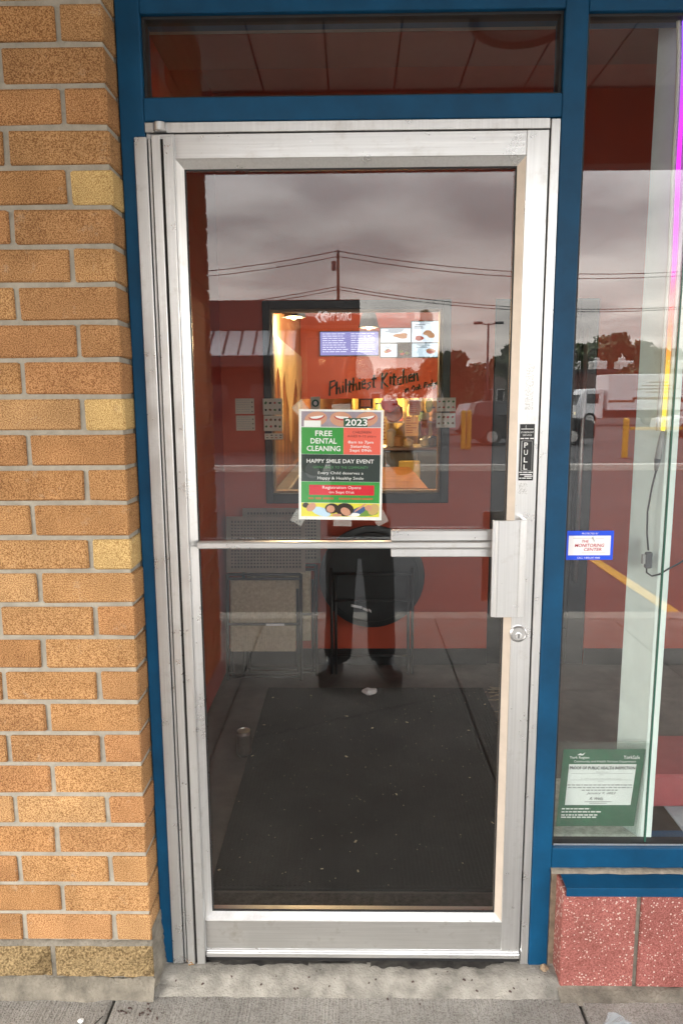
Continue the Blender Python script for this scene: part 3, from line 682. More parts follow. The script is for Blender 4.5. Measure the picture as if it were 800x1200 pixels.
struct(MB().box(-.80, 2.6, .40, .44, 2.70, ZC).build('lintel_upstand', red_dark))
# mint side wall of the window bay, splayed, and the bay's ledge
struct(MB().prism([(.774, .030), (.802, .028), (.900, .405), (.852, .402), (.729, .112)], .0, 2.434, 'z').build('wall_side', mint))
dust_mint = mat('dusty_ledge', (.50, .54, .49), .8, var=.35, scale=45, bump=.3)
struct(MB().prism([(.531, .022), (.772, .022), (.727, .110), (.760, .33), (.531, .33)], .3495, .3550, 'z').build('ledge', dust_mint))
struct(MB().box(.903, 2.39, .022, .45, .3495, .3550).build('ledge_right', mat('ledge_grey', (.30, .33, .36), .7, var=.2)))
struct(MB().box(.5255, .84, .325, .345, 0, .299).build('ledge_front', red_dark))
rb = MB().box(.86, 1.35, .17, .42, .3555, .455).build('storage_box', mat('red_plastic', (.27, .045, .05), .5, var=.1), None, bevel=.006)
tag(rb, 'red plastic box on the grey ledge behind the shop window', 'box')
# interior black door in the back wall
idr = thing('interior_door', 'black framed inner door beyond the vestibule, seen through the shop window', 'door', (1.05, YB, 0))
def loc(o, par): o.location -= par.location; return o
for (a, c, d, e) in ((.775, .875, 0, 2.06), (1.232, 1.330, 0, 2.06), (.876, 1.231, 1.97, 2.06), (.876, 1.231, 0, .22)):
    loc(MB().box(a, c, YB+.002, YB+.05, d+.002, e-.002).build('stile' if e-d > 1 else 'rail', black_frame, idr, bevel=.003), idr)
loc(MB().box(.874, 1.234, YB+.022, YB+.028, .218, 1.972).build('panel', charcoal, idr), idr)
loc(MB().tube([(1.256, YB-.03, .5), (1.256, YB-.03, 1.9)], .012, 10).build('door_pull', alu_dirty, idr, smooth=True), idr)
# black round-backed chair shape standing behind the bay ledge
# ------------------------------------------------------------------ inner window to the kitchen
iw = thing('inner_window', 'black framed window in the red vestibule wall looking into the lit restaurant', 'window', (.03, YB, .95))
loc(MB().box(-.4845, -.446, YB-.015, YB+.09, .953, 2.057).build('frame_side', black_frame, iw, bevel=.003), iw)
loc(MB().box(.4895, .5345, YB-.015, YB+.09, .953, 2.057).build('frame_side', black_frame, iw, bevel=.003), iw)
loc(MB().box(-.4455, .489, YB-.015, YB+.09, .953, 1.008).build('frame_bottom', black_frame, iw, bevel=.003), iw)
loc(MB().box(-.4455, .489, YB-.015, YB+.09, 2.014, 2.057).build('frame_top', black_frame, iw, bevel=.003), iw)
wt = mat('stained_trim', (.28, .17, .08), .5, var=.2, scale=30)
t = .012
loc(MB().box(-.4455, -.4455+t, YB+.02, YB+.088, 1.0085, 2.0135).box(.489-t, .489, YB+.02, YB+.088, 1.0085, 2.0135).box(-.4455+t, .489-t, YB+.02, YB+.088, 1.0085, 1.0085+t).box(-.4455+t, .489-t, YB+.02, YB+.088, 2.0135-t, 2.0135).build('wood_bead', wt, iw), iw)
loc(MB().box(-.4400, .4850, YB+.04, YB+.046, 1.012, 2.010).build('pane', glass_in, iw), iw)

# ------------------------------------------------------------------ notices on the vestibule wall and window
def notice(px0, py0, px1, py1, y, label, kind, name='notice'):
    A, B = P(px0, py0, y), P(px1, py1, y); w_, h_ = B.x-A.x, A.z-B.z
    n = thing(name, label, 'notice', (A.x, y, B.z))
    rect('sheet', mat('cream_paper', (.60, .56, .46), .7, var=.05), n, 0, w_, 0, h_, 0, .0006)
    rnd = random.Random(int(px0*7+py0)); ink = C('ink_black', .03, .03, .03)
    if kind == 'text':
        for r_ in range(6):
            z = h_*(.88-.15*r_); x = .06*w_
            while x < .74*w_:
                l = rnd.uniform(.05, .16)*w_; rect('print_line', gry, n, x, min(x+l, .78*w_), z, z+.03*h_, -.0006, .0003); x += l+.02*w_
            if r_ % 2: rect('print_mark', ink, n, .86*w_, .93*w_, z-.01*h_, z+.06*h_, -.0006, .0003)
    elif kind == 'food':
        for i in range(4):
            for j in range(2):
                cx_, cz_ = w_*(.14+.24*i), h_*(.30+.42*j); c_ = rnd.choice([ink, C('print_brown2', .18, .08, .03), C('print_leaf', .05, .14, .04), plip])
                pts = [(cx_+math.cos(k*.785)*w_*.085*rnd.uniform(.5, 1.1), -.0005, cz_+math.sin(k*.785)*h_*.10*rnd.uniform(.5, 1.1)) for k in range(8)]
                MB().poly(pts).build('food_print', c_, n)
    elif kind == 'emblem':
        b = MB(); cx_, cz_ = w_*.5, h_*.5
        b.poly([(cx_+math.cos(k*.393)*w_*.40, -.0006, cz_+math.sin(k*.393)*w_*.40) for k in range(16)]); b.build('emblem_disc', C('emblem_green', .01, .10, .06), n)
        b = MB(); b.poly([(cx_+math.cos(k*.393)*w_*.20, -.0010, cz_+math.sin(k*.393)*w_*.24) for k in range(16)]); b.build('emblem_centre', wht, n)
    return n
notice(275.5, 467, 298, 485, YB-.003, 'upper cream paper notice on the red wall left of the inner window', 'text')
notice(276.5, 487, 299, 504.5, YB-.003, 'lower cream paper notice on the red wall left of the inner window', 'text')
notice(308, 467, 331, 486, YB-.019, 'upper food picture card on the left side of the black inner window frame', 'food')
notice(309, 487, 331, 505, YB-.019, 'middle food picture card on the left side of the black inner window frame', 'food')
notice(310, 508, 332, 515, YB-.019, 'narrow card at the foot of the cards on the left inner window frame', 'food')
notice(511.5, 466, 533.5, 482, YB-.019, 'upper food picture card on the right side of the black inner window frame', 'food')
notice(511, 484, 533, 501, YB-.019, 'lower food picture card on the right side of the black inner window frame', 'food')
notice(364, 465, 375, 480, YB+.034, 'small white card with a round green emblem in the inner window above the poster', 'emblem')
# drinks decal on the inner window
n = thing('drink_decal', 'faded decal of two red iced drinks with a green leaf on the inner window', 'decal', tuple(P(504, 512, YB+.035)))
A = P(493, 480, YB+.035)-n.location; B = P(517, 510, YB+.035)-n.location
dred, dgr, dwt = film('decal_red', (.55, .06, .03), .55), film('decal_green', (.05, .22, .04), .8), film('decal_cream', (.7, .62, .5), .5)
for s in (-1, 1):
    cx_ = s*.032+.0; MB().poly([(cx_-.020, -.001, B.z), (cx_+.020, -.001, B.z), (cx_+.028, -.001, B.z+.095), (cx_-.028, -.001, B.z+.095)]).build('glass_print', dred, n)
    MB().poly([(cx_+math.cos(k*.785)*.03, -.0015, B.z+.105+math.sin(k*.785)*.022) for k in range(8)]).build('foam_print', dwt, n)
MB().poly([(-.01+math.cos(k*.6)*.022, -.002, B.z+.165+math.sin(k*.6)*.04) for k in range(10)]).build('leaf_print', dgr, n)

struct(MB().box(-.50, .50, .0825, .262, .0005, .006).build('threshold_plate', mat('scuffed_plate', (.035, .032, .03), .7, var=.9, scale=70, bump=.4), None))
# ------------------------------------------------------------------ mat, furniture and litter in the vestibule
em = MB()
em.box(-.455, .69, .275, 1.86, .0005, .009)
m_ = tag(em.build('entrance_mat', mat_m, None, bevel=.003), 'large black ribbed entrance mat on the vestibule floor', 'mat')
em = MB()
for i in range(80): em.box(-.44+i*.01395, -.44+i*.01395+.006, .29, 1.845, .0091, .0115)
em.build('ribs', mat_m, m_)
resin = mat('brown_resin', (.24, .195, .155), .6, var=.12, scale=20); weave = mat('woven_fabric', (.42, .34, .235), .85, var=.2, scale=60, bump=.5, bscale=200); tubem = mat('grey_tube', (.03, .032, .034), .45, var=.1)
def folding_chair(x0, label, y0, dz=0, rz=0):
    ch = thing('folding_chair', label, 'folding chair', (x0, y0, 0), rz, 'folded chairs leaning against the red wall')
    W = .435; lean = .14
    yy = lambda z: .03+lean*z/.9-lean
    def pan(z0, z1, x0_, x1_, dy, name, m_):
        return MB().hexa([(x0_, yy(z0)+dy, z0), (x1_, yy(z0)+dy, z0), (x1_, yy(z0)+dy+.012, z0), (x0_, yy(z0)+dy+.012, z0), (x0_, yy(z1)+dy, z1), (x1_, yy(z1)+dy, z1), (x1_, yy(z1)+dy+.012, z1), (x0_, yy(z1)+dy+.012, z1)]).build(name, m_, ch, bevel=.004)
    # perforated back: plate of bars crossing so that real holes remain
    z0, z1 = .592+dz, .895+dz; nx, nz = 22, 15; b = MB()
    def bar(xa, xb, za, zb_): b.hexa([(xa, yy(za), za), (xb, yy(za), za), (xb, yy(za)+.010, za), (xa, yy(za)+.010, za), (xa, yy(zb_), zb_), (xb, yy(zb_), zb_), (xb, yy(zb_)+.010, zb_), (xa, yy(zb_)+.010, zb_)])
    mg = .022
    bar(0, W, z0, z0+mg); bar(0, W, z1-mg, z1); bar(0, mg, z0+mg, z1-mg); bar(W-mg, W, z0+mg, z1-mg)
    cw, chh = (W-2*mg)/nx, (z1-z0-2*mg)/nz
    for i in range(nx+1): bar(mg+i*cw-(cw*.22 if i else 0), mg+i*cw+(cw*.22 if i < nx else 0), z0+mg, z1-mg)
    for j in range(1, nz):
        for i in range(nx): bar(mg+i*cw+cw*.22, mg+(i+1)*cw-cw*.22, z0+mg+j*chh-chh*.22, z0+mg+j*chh+chh*.22)
    b.build('backrest', resin, ch)
    pan(z0+.01, z1-.01, .02, W-.02, .016, 'backrest_shell', mat('resin_dark', (.03, .026, .022), .7, var=.1))
    pan(.16+dz, .56+dz, .02, W-.055, .004, 'seat', weave)
    b = MB(); n_ = 26
    for i in range(n_):
        x_ = .03+i*(W-.10)/n_
        zA, zB = .18+dz, .54+dz
        b.hexa([(x_, yy(zA)+.0005, zA), (x_+.005, yy(zA)+.0005, zA), (x_+.005, yy(zA)+.006, zA), (x_, yy(zA)+.006, zA), (x_+.0, yy(zB)+.0005, zB), (x_+.005, yy(zB)+.0005, zB), (x_+.005, yy(zB)+.006, zB), (x_, yy(zB)+.006, zB)])
    b.build('weave_ridges', weave, ch)
    for x_ in (.008, W-.025): MB().tube([(x_, yy(0)-.012, .012), (x_, yy(.58)-.012, .585+dz)], .009, 8).build('leg', tubem, ch, smooth=True)
    for x_ in (.030, W-.045): MB().tube([(x_, yy(0)+.028, .012), (x_, yy(.45)+.022, .50+dz)], .008, 8).build('leg', tubem, ch, smooth=True)
    for z in (.585, .560, .315): MB().tube([(.008, yy(z)-.012, z+dz), (W-.025, yy(z)-.012, z+dz)], .008, 8).build('crossbar', tubem, ch, smooth=True)
    for z in (.05, .03): MB().tube([(.008, yy(z)-.012, z), (W-.025, yy(z)-.012, z)], .006, 8).build('foot_rail', tubem, ch, smooth=True)
    c_ = MB().box(.22, .32, yy(.315)-.0225, yy(.315)-.0205, .308+dz, .320+dz).build('label_tag', wht, ch)
    return ch
folding_chair(-.695, 'brown folding chair with perforated back, foremost of the folded pair on the vestibule wall', 2.075)
folding_chair(-.615, 'brown folding chair mostly hidden behind the other folded perforated chair', 2.145, .035)

rt = thing('folding_table', 'round black folding table tipped on edge against the red vestibule wall', 'folding table', (.105, 2.08, 0))
slab = mat('black_tabletop', (.022, .026, .028), .38, var=.2, scale=14)
ln = .10
MB().lathe([(.268, .012), (.287, .010), (.290, .002), (.287, -.008), (.262, -.012)], (0, 0, .56), 48, 'y').build('tabletop', slab, rt)
MB().lathe([(.255, -.0125), (.250, -.0165), (.10, -.0165)], (0, 0, .56), 48, 'y').build('tabletop_rim', slab, rt)
for s in (-1, 1):
    for q in (0, 1):
        MB().tube([(s*.222-q*.022*s, -.035-q*.004, .012), (s*.222-q*.022*s, -.030, .62-.03*q)], .0085, 8).build('leg', tubem, rt, smooth=True)
for z in (.585, .435, .118): MB().tube([(-.215, -.034, z), (.215, -.034, z)], .008, 8).build('crossbar', tubem, rt, smooth=True)
for (u0, u1, dzz) in ((-.115, -.055, .0), (-.050, -.022, -.017), (-.018, -.004, -.024)):
    MB().hexa([(u0, -.0180, .395+dzz), (u1, -.0180, .383+dzz), (u1, -.0168, .383+dzz), (u0, -.0168, .395+dzz), (u0, -.0180, .409+dzz), (u1, -.0180, .397+dzz), (u1, -.0168, .397+dzz), (u0, -.0168, .409+dzz)]).build('label_tag', wht, rt)

cn_ = thing('drink_can', 'dark drink can standing on the floor left of the black mat', 'can', (-.475, 1.145, .0005))
canm = mat('can_print', (.10, .075, .065), .35, .5, var=.3, scale=30)
MB().lathe([(.024, 0), (.031, .010), (.0325, .014), (.0325, .100), (.028, .110)], (0, 0, 0), 24).build('body', canm, cn_, smooth=False)
MB().lathe([(.0285, .1105), (.0285, .114), (.026, .114), (.025, .1115), (.010, .1115)], (0, 0, 0), 24).build('lid', steel, cn_)
# crumpled paper and crumbs
def crumple(name, label, cat, loc_, r, material, seed, flat=.4):
    rnd = random.Random(seed); bm = bmesh.new(); bmesh.ops.create_icosphere(bm, subdivisions=2, radius=r)
    for v in bm.verts:
        k = rnd.uniform(.55, 1.15); v.co = Vector((v.co.x*k, v.co.y*k, v.co.z*flat*rnd.uniform(.5, 1.2)))
    zmin = min(v.co.z for v in bm.verts)
    for v in bm.verts: v.co.z -= zmin
    me = bpy.data.meshes.new(name); bm.to_mesh(me); bm.free(); me.materials.append(material)
    o = bpy.data.objects.new(name, me); COL.objects.link(o); o.location = loc_; o.rotation_euler.z = rnd.uniform(0, 6)
    return tag(o, label, cat)
crumple('crumpled_paper', 'crumpled white paper scrap on the far end of the black mat', 'litter', (.085, 1.77, .0118), .042, paper, 3)
leafm = mat('dry_leaf', (.35, .20, .08), .8, var=.2); strawm = mat('straw', (.34, .28, .18), .8, var=.2)
b = MB(); rnd = random.Random(5)
for i in range(260):
    x_, y_ = rnd.uniform(-.45, .68), rnd.uniform(.29, 1.84); a_ = rnd.uniform(0, 3.14); l = rnd.uniform(.0008, .0022) if rnd.random() < .93 else rnd.uniform(.004, .008); w_ = l*rnd.uniform(.25, .6)
    ca, sa = math.cos(a_), math.sin(a_); z = .0119
    b.hexa([(x_+ca*p*l-sa*q*w_, y_+sa*p*l+ca*q*w_, z) for p, q in ((-1, -1), (1, -1), (1, 1), (-1, 1))]+[(x_+ca*p*l*.7-sa*q*w_*.7, y_+sa*p*l*.7+ca*q*w_*.7, z+.0015) for p, q in ((-1, -1), (1, -1), (1, 1), (-1, 1))])
tag(b.build('floor_crumbs', strawm), 'scattered pale crumbs and bits of leaf on the mat', 'crumbs', kind='stuff')
b = MB()
for i in range(60):
    x_, y_ = rnd.gauss(.78, .05), rnd.gauss(1.72, .09); a_ = rnd.uniform(-.6, .6); l = rnd.uniform(.01, .03); w_ = .0012
    ca, sa = math.cos(a_), math.sin(a_)
    b.hexa([(x_+ca*p*l-sa*q*w_, y_+sa*p*l+ca*q*w_, .0008) for p, q in ((-1, -1), (1, -1), (1, 1), (-1, 1))]+[(x_+ca*p*l-sa*q*w_, y_+sa*p*l+ca*q*w_, .003) for p, q in ((-1, -1), (1, -1), (1, 1), (-1, 1))])
tag(b.build('broom_straw', strawm), 'loose broom straw on the floor right of the mat', 'straw', kind='stuff')

# ------------------------------------------------------------------ certificate in an acrylic stand
cA, cB, cC, cD = P(660, 878, .0260), P(756, 878, .0260), P(742, 968, .036), P(651, 968, .036)
ce = thing('inspection_certificate', 'green and white health inspection certificate in a clear stand inside the window', 'certificate', tuple(cD))
def cl_(u, v, l=0):
    top = cA.lerp(cB, u); bot = cD.lerp(cC, u); p = top.lerp(bot, v)-cD
    return Vector((p.x, p.y-.0006*l, p.z))
def cq(nm, m_, u0, u1, v0, v1, l):
    a = [cl_(u0, v0, l), cl_(u1, v0, l), cl_(u1, v1, l), cl_(u0, v1, l)]
    return MB().hexa(a+[p+Vector((0, .0004, 0)) for p in a]).build(nm, m_, ce)
cgreen = mat('certificate_green', (.012, .115, .055), .45, var=.12, scale=40)
cq('sheet', cgreen, 0, 1, 0, 1, 0); cq('white_panel', pwh, .085, .915, .190, .720, 1)
ang = math.atan2((cD-cA).y, (cA-cD).z)
def ct(s, m_, u, v, w_, h_, **k):
    p = cl_(u, v, 3); o = text(s, m_, ce, p.x, p.z, p.y, w_*(cB.x-cA.x), h_*(cA.z-cD.z), **k)
    o.rotation_euler.x = -ang
    return o
ct('York Region', pwh, .20, .105, .24, .040, bold=.01); ct('YorkSafe', pwh, .84, .098, .20, .045, bold=.01)
MB().poly([cl_(.17, .07, 3), cl_(.21, .045, 3), cl_(.23, .06, 3), cl_(.27, .035, 3), cl_(.24, .075, 3)]).build('emblem', pwh, ce)
ct('Community and Health Services Department', pwh, .52, .155, .76, .034)
ct('PROOF OF PUBLIC HEALTH INSPECTION', blk, .50, .235, .80, .038, bold=.02)
for v, u0, u1 in ((.305, .12, .88), (.39, .12, .88), ): cq('rule_line', sgry, u0, u1, v, v+.004, 2)
ct('Dairy Palace', gry, .5, .29, .14, .020); ct('Name', gry, .5, .322, .05, .014); ct('15 - 13000 Yonge Street Richmond Hill, ON L4E 1A1', gry, .5, .375, .5, .018); ct('Address', gry, .5, .408, .07, .014)
for v, w_ in ((.450, .82), (.484, .80), (.518, .45)):
    u = .5-w_/2
    while u < .5+w_/2:
        l = random.uniform(.02, .06); cq('print_line', gry, u, min(u+l, .5+w_/2), v, v+.014, 2); u += l+.012
ct('January 9, 2023', blk, .52, .565, .36, .036, shear=.4); ct('R. Wells', blk, .47, .632, .17, .034, shear=.5)
for v, w_ in ((.672, .34), (.692, .22)): cq('print_line', gry, .5-w_/2, .5+w_/2, v, v+.008, 2)
for v, w_ in ((.760, .36), (.800, .5), (.842, .46), (.872, .46)):
    u = .05
    while u < .05+w_:
        l = random.uniform(.02, .07); cq('print_line', pwh, u, min(u+l, .05+w_), v, v+.016, 2); u += l+.012
fr0, fr1, fr2, fr3 = cl_(-.06, -.09), cl_(1.03, -.09), cl_(1.05, 1.12), cl_(-.08, 1.12)
a = [p+Vector((0, -.006, 0)) for p in (fr0, fr1, fr2, fr3)]
MB().hexa(a+[p+Vector((0, .0025, 0)) for p in a]).build('acrylic_front', acrylic, ce)
a = [p+Vector((0, .004, 0)) for p in (fr0, fr1, fr2, fr3)]
MB().hexa(a+[p+Vector((0, .0025, 0)) for p in a]).build('acrylic_back', acrylic, ce)

# ------------------------------------------------------------------ neon light tube in the window
def neon_mat():
    M = bpy.data.materials.new('neon_tube'); M.use_nodes = True; n = M.node_tree; n.nodes.clear(); L = n.links.new
    g = n.nodes.new('ShaderNodeNewGeometry'); s = n.nodes.new('ShaderNodeSeparateXYZ'); L(g.outputs['Position'], s.inputs[0])
    mr = n.nodes.new('ShaderNodeMapRange'); L(s.outputs[2], mr.inputs[0]); mr.inputs[1].default_value = 1.45; mr.inputs[2].default_value = 2.35
    r = n.nodes.new('ShaderNodeValToRGB'); L(mr.outputs[0], r.inputs[0]); e = r.color_ramp.elements
    e[0].position = .0; e[0].color = (1.0, .72, .10, 1); e[1].position = 1; e[1].color = (.30, .10, 1.0, 1)
    for p, c in ((.14, (1, .62, .08)), (.24, (1, .22, .06)), (.36, (1, .10, .16)), (.46, (1, .04, .75)), (.72, (.85, .05, 1.0)), (.86, (.55, .08, 1.0))):
        q = e.new(p); q.color = (*c, 1)
    em_ = n.nodes.new('ShaderNodeEmission'); L(r.outputs[0], em_.inputs[0]); em_.inputs[1].default_value = .55
    o = n.nodes.new('ShaderNodeOutputMaterial'); L(em_.outputs[0], o.inputs[0]); return M
NY = .0235
npts = [P(x_, y_, NY) for x_, y_ in ((801, 10), (801, 60), (798, 130), (794, 200), (790, 300), (786, 360), (781, 440), (776, 505))]
ne = thing('neon_light', 'vertical glowing light tube shading from violet through magenta to yellow in the window', 'neon light', tuple(npts[-1]))
loc(MB().tube(npts, .0052, 8).build('tube', neon_mat(), ne, smooth=True), ne)
loc(MB().tube([p+Vector((-.0125, .001, 0)) for p in npts], .0048, 8).build('backing_strip', mat('clear_plastic', (.55, .55, .50), .3, var=.05), ne, smooth=True), ne)
c1 = [P(x_, y_, NY) for x_, y_ in ((776, 505), (773, 522), (770, 538))]
loc(MB().tube(c1, [.0055, .0075, .0075], 10).build('connector', mat('grey_plastic', (.30, .31, .30), .5, var=.05), ne, smooth=True), ne)
loc(MB().tube([c1[-1], P(768, 552, NY)], [.008, .004], 10).build('connector_collar', charcoal, ne, smooth=True), ne)
loc(MB().tube([P(x_, y_, NY) for x_, y_ in ((768, 552), (763, 572), (758, 600), (757.5, 625), (759, 645))], .0022, 6).build('cable', blackm, ne, smooth=True), ne)
pl = P(759, 655, NY)
loc(MB().box(pl.x-.009, pl.x+.009, NY-.006, NY+.006, pl.z-.024, pl.z+.018).build('inline_switch', charcoal, ne, bevel=.003), ne)
loc(MB().box(pl.x-.016, pl.x-.0095, NY-.006, NY+.004, pl.z-.012, pl.z+.012).build('switch_clip', mat('grey_plastic', (.3, .31, .3)), ne), ne)
loc(MB().tube([P(x_, y_, NY) for x_, y_ in ((757, 664), (757, 671), (763, 675), (772, 673), (782, 667), (795, 660), (812, 650))], .0022, 6).build('cable', blackm, ne, smooth=True), ne)

# ------------------------------------------------------------------ restaurant room beyond the inner window
KY = 5.6                                         # plane of the serving wall
kred = mat('kitchen_red', (.50, .075, .035), .55, var=.06, scale=4)
cream_w = mat('kitchen_yellow', (.62, .46, .20), .6, var=.08, scale=3)
kdark = mat('kitchen_dark', (.055, .06, .065), .6, var=.2)
struct(MB().box(-.62, -.525, YB+.102, 7.6, 0, 2.9).build('wall_restaurant_left', mat('restaurant_wall', (.50, .20, .07), .6, var=.12, scale=3)))
struct(MB().box(2.45, 2.55, YB+.102, 7.6, 0, 2.9).build('wall_restaurant_right', kdark))
struct(MB().box(-.62, 2.55, 7.6, 7.7, 0, 2.9).build('wall_kitchen_back', cream_w))
struct(MB().box(-.62, 2.55, YB+.102, 7.6, 2.9, 2.95).build('ceiling_restaurant', mat('restaurant_ceiling', (.16, .10, .06), .8, var=.1)))
zbk = P(440, 467, KY).z; zhd = P(440, 425, KY).z
hd = struct(MB().box(-.52, 2.44, KY, KY+.12, zbk, 2.9).build('serving_bulkhead', kred))
# mural on the left wall
mur = thing('wall_mural', 'amber and cream mural of melting drips over brown wood grain on the restaurant wall', 'mural', (-.52, 4, 1.0))
def wood_mat():
    M = bpy.data.materials.new('mural_wood'); M.use_nodes = True; n = M.node_tree; L = n.links.new; b_ = n.nodes['Principled BSDF']; b_.inputs['Roughness'].default_value = .35
    g = n.nodes.new('ShaderNodeNewGeometry'); mp = n.nodes.new('ShaderNodeMapping'); mp.inputs['Scale'].default_value = (1, 1.3, .30); L(g.outputs['Position'], mp.inputs[0])
    t = n.nodes.new('ShaderNodeTexNoise'); t.inputs['Scale'].default_value = 6; t.inputs['Detail'].default_value = 8; t.inputs['Distortion'].default_value = .8; L(mp.outputs[0], t.inputs['Vector'])
    r = n.nodes.new('ShaderNodeValToRGB'); L(t.outputs[0], r.inputs[0]); e = r.color_ramp.elements
    e[0].position = .36; e[0].color = (.10, .025, .008, 1); e[1].position = .66; e[1].color = (.48, .22, .05, 1); q = e.new(.5); q.color = (.26, .085, .02, 1)
    L(r.outputs[0], b_.inputs['Base Color']); return M
loc(MB().box(-.522, -.512, YB+.12, KY-.02, 1.0, 1.96).build('wood_panel', wood_mat(), mur), mur)
drip = mat('mural_cream', (.72, .56, .30), .35, var=.12, scale=3)
pts = [(YB+.13, 1.955), (KY-.05, 1.955)]; y = KY-.05; k = 0; rnd = random.Random(12)
lower = []
while y > YB+.2:
    w_ = rnd.uniform(.38, .75)*(1 if y < 4.2 else 1.5); d1, d2 = rnd.uniform(1.55, 1.8), rnd.uniform(1.04, 1.40)
    lower += [(y, d1), (y-w_*.3, d1-.10), (y-w_*.38, d2+.04), (y-w_*.5, d2), (y-w_*.62, d2+.04), (y-w_*.7, d1-.10), (y-w_, d1)]; y -= w_*1.25
lower += [(YB+.13, 1.10)]
MBd = MB()
top = 1.955
for i in range(len(lower)-1):
    (a1, z1), (a2, z2) = lower[i], lower[i+1]
    MBd.hexa([(-.5115, a1, z1), (-.5075, a1, z1), (-.5075, a2, z2), (-.5115, a2, z2), (-.5115, a1, top), (-.5075, a1, top), (-.5075, a2, top), (-.5115, a2, top)])
loc(MBd.build('drips', drip, mur), mur)
bench = tag(MB().box(-.50, -.12, YB+.25, 5.3, .001, .46).box(-.50, -.40, YB+.25, 5.3, .46, .97).build('bench_seat', mat('bench_grey', (.14, .125, .10), .6, var=.15), None, bevel=.01), 'grey upholstered bench running along the mural wall', 'bench')
# handwriting on the bulkhead: stroke letters
GLY = {'P': [[(0, 0), (.08, 1)], [(0, .95), (.5, 1), (.55, .7), (.1, .5)]], 'h': [[(.05, 1), (0, 0)], [(.0, .35), (.25, .55), (.35, 0)]], 'i': [[(.1, .55), (.1, 0)], [(.1, .75), (.12, .8)]],
       'l': [[(.1, 1), (.1, 0)]], 't': [[(.15, .9), (.12, 0), (.3, .0)], [(-.05, .6), (.38, .62)]], 'e': [[(0, .3), (.38, .33), (.3, .55), (.05, .45), (.05, .08), (.38, .05)]],
       's': [[(.35, .52), (.05, .48), (.3, .22), (.0, .0)]], 'K': [[(.05, 1), (0, -.1)], [(.5, .95), (.05, .42), (.55, -.05)]], 'c': [[(.38, .5), (.05, .4), (.05, .05), (.38, .05)]],
       'n': [[(0, .55), (0, 0)], [(0, .35), (.25, .55), (.35, 0)]], 'O': [[(.3, .9), (0, .5), (.25, 0), (.55, .4), (.3, .9)]], 'a': [[(.38, .5), (.05, .4), (.05, .05), (.35, .1), (.38, .5), (.42, 0)]],
       'k': [[(0, .9), (0, 0)], [(.35, .55), (.02, .25), (.38, 0)]], 'R': [[(0, 0), (.05, .9)], [(0, .88), (.45, .85), (.45, .5), (.05, .45), (.5, 0)]], 'd': [[(.38, .95), (.38, 0)], [(.38, .4), (.05, .4), (.05, .05), (.38, .08)]],
       'g': [[(.38, .5), (.05, .4), (.08, .1), (.38, .15)], [(.38, .5), (.36, -.3), (.05, -.3)]]}
ADV = {'P': .62, 'h': .48, 'i': .28, 'l': .28, 't': .45, 'e': .5, 's': .46, 'K': .66, 'c': .5, 'n': .48, 'O': .66, 'a': .54, 'k': .48, 'R': .6, 'd': .52, 'g': .52, ' ': .4}
def script(s, A, B, h, r, parent, material):
    tot = sum(ADV[c] for c in s); d = (B-A); L_ = d.length; sx = L_/tot; u = d.normalized(); up = Vector((0, 0, 1)); x = 0; b = MB(); rnd = random.Random(len(s))
    for c in s:
        if c != ' ':
            o_ = A+u*x*sx+up*rnd.uniform(-.08, .08)*h; kk = rnd.uniform(.9, 1.15)
            for st_ in GLY[c]: b.tube([o_+u*p[0]*sx+up*p[1]*h*kk for p in st_], r, 5)
        x += ADV[c]
    return loc(b.build('brush_lettering', material, parent), parent)
ws = thing('wall_lettering', 'hand painted black lettering sloping up across the red bulkhead over the kitchen hatch', 'lettering', (.2, KY-.01, 1.7))
inkm = mat('brush_black', (.015, .02, .018), .6, var=.1)
script('Philthiest Kitchen', P(386, 463, KY-.012), P(491, 446, KY-.012), .135, .010, ws, inkm)
script('in Oak Ridges', P(474, 460, KY-.012), P(517, 450, KY-.012), .062, .006, ws, inkm)
# menu screens
scrL, scrW, scrD, scrB = emit('screen_lavender', (.36, .33, .70), .42), emit('screen_white', (.78, .84, .95), .45), emit('screen_dark', (.10, .07, .06), .35), emit('screen_sky', (.62, .74, .86), .45)
def screen(px0, py0, px1, py1, label, material, kind, seed):
    A, B = P(px0, py0, KY-.05), P(px1, py1, KY-.05); w_, h_ = B.x-A.x, A.z-B.z
    o = thing('menu_screen', label, 'menu screen', (A.x, KY-.05, B.z), 0, 'menu screens over the kitchen hatch')
    MB().box(-.008, w_+.008, .004, .045, -.008, h_+.008).build('bezel', black_frame, o)
    rect('display', material, o, 0, w_, 0, h_, .002, .001)
    rnd = random.Random(seed); ink = C('screen_ink', .02, .02, .05); food = [C('food_brown', .30, .12, .04), C('food_red', .45, .05, .03), C('food_green', .10, .20, .03), C('food_bun', .55, .30, .10)]
    if kind == 'list':
        inkw = emit('screen_text', (.75, .72, .9), .6) if 'screen_text' not in MATS else MATS['screen_text']
        for c_ in range(2):
            for r_ in range(9):
                z = h_*(.90-.095*r_); x = w_*(.04+.49*c_)
                while x < w_*(.40+.49*c_): l = rnd.uniform(.03, .10)*w_; rect('menu_line', inkw, o, x, x+l, z, z+h_*.030, .0005, .0008); x += l+.015*w_
    else:
        for i in range(3):
            cx_, cz_ = w_*rnd.uniform(.2, .8), h_*rnd.uniform(.2, .55)
            MB().poly([(cx_+math.cos(k*.6)*w_*.17*rnd.uniform(.7, 1.1), .0004-.0003*i, cz_+math.sin(k*.6)*h_*.13) for k in range(10)]).build('food_picture', rnd.choice(food), o)
        for r_ in range(4):
            x = w_*rnd.uniform(.06, .3); rect('menu_line', ink, o, x, x+w_*rnd.uniform(.25, .55), h_*(.92-.08*r_), h_*(.95-.08*r_), .0005, .0008)
screen(375, 389, 443, 416, 'wide lavender menu screen of small text lines in two columns', scrL, 'list', 1)
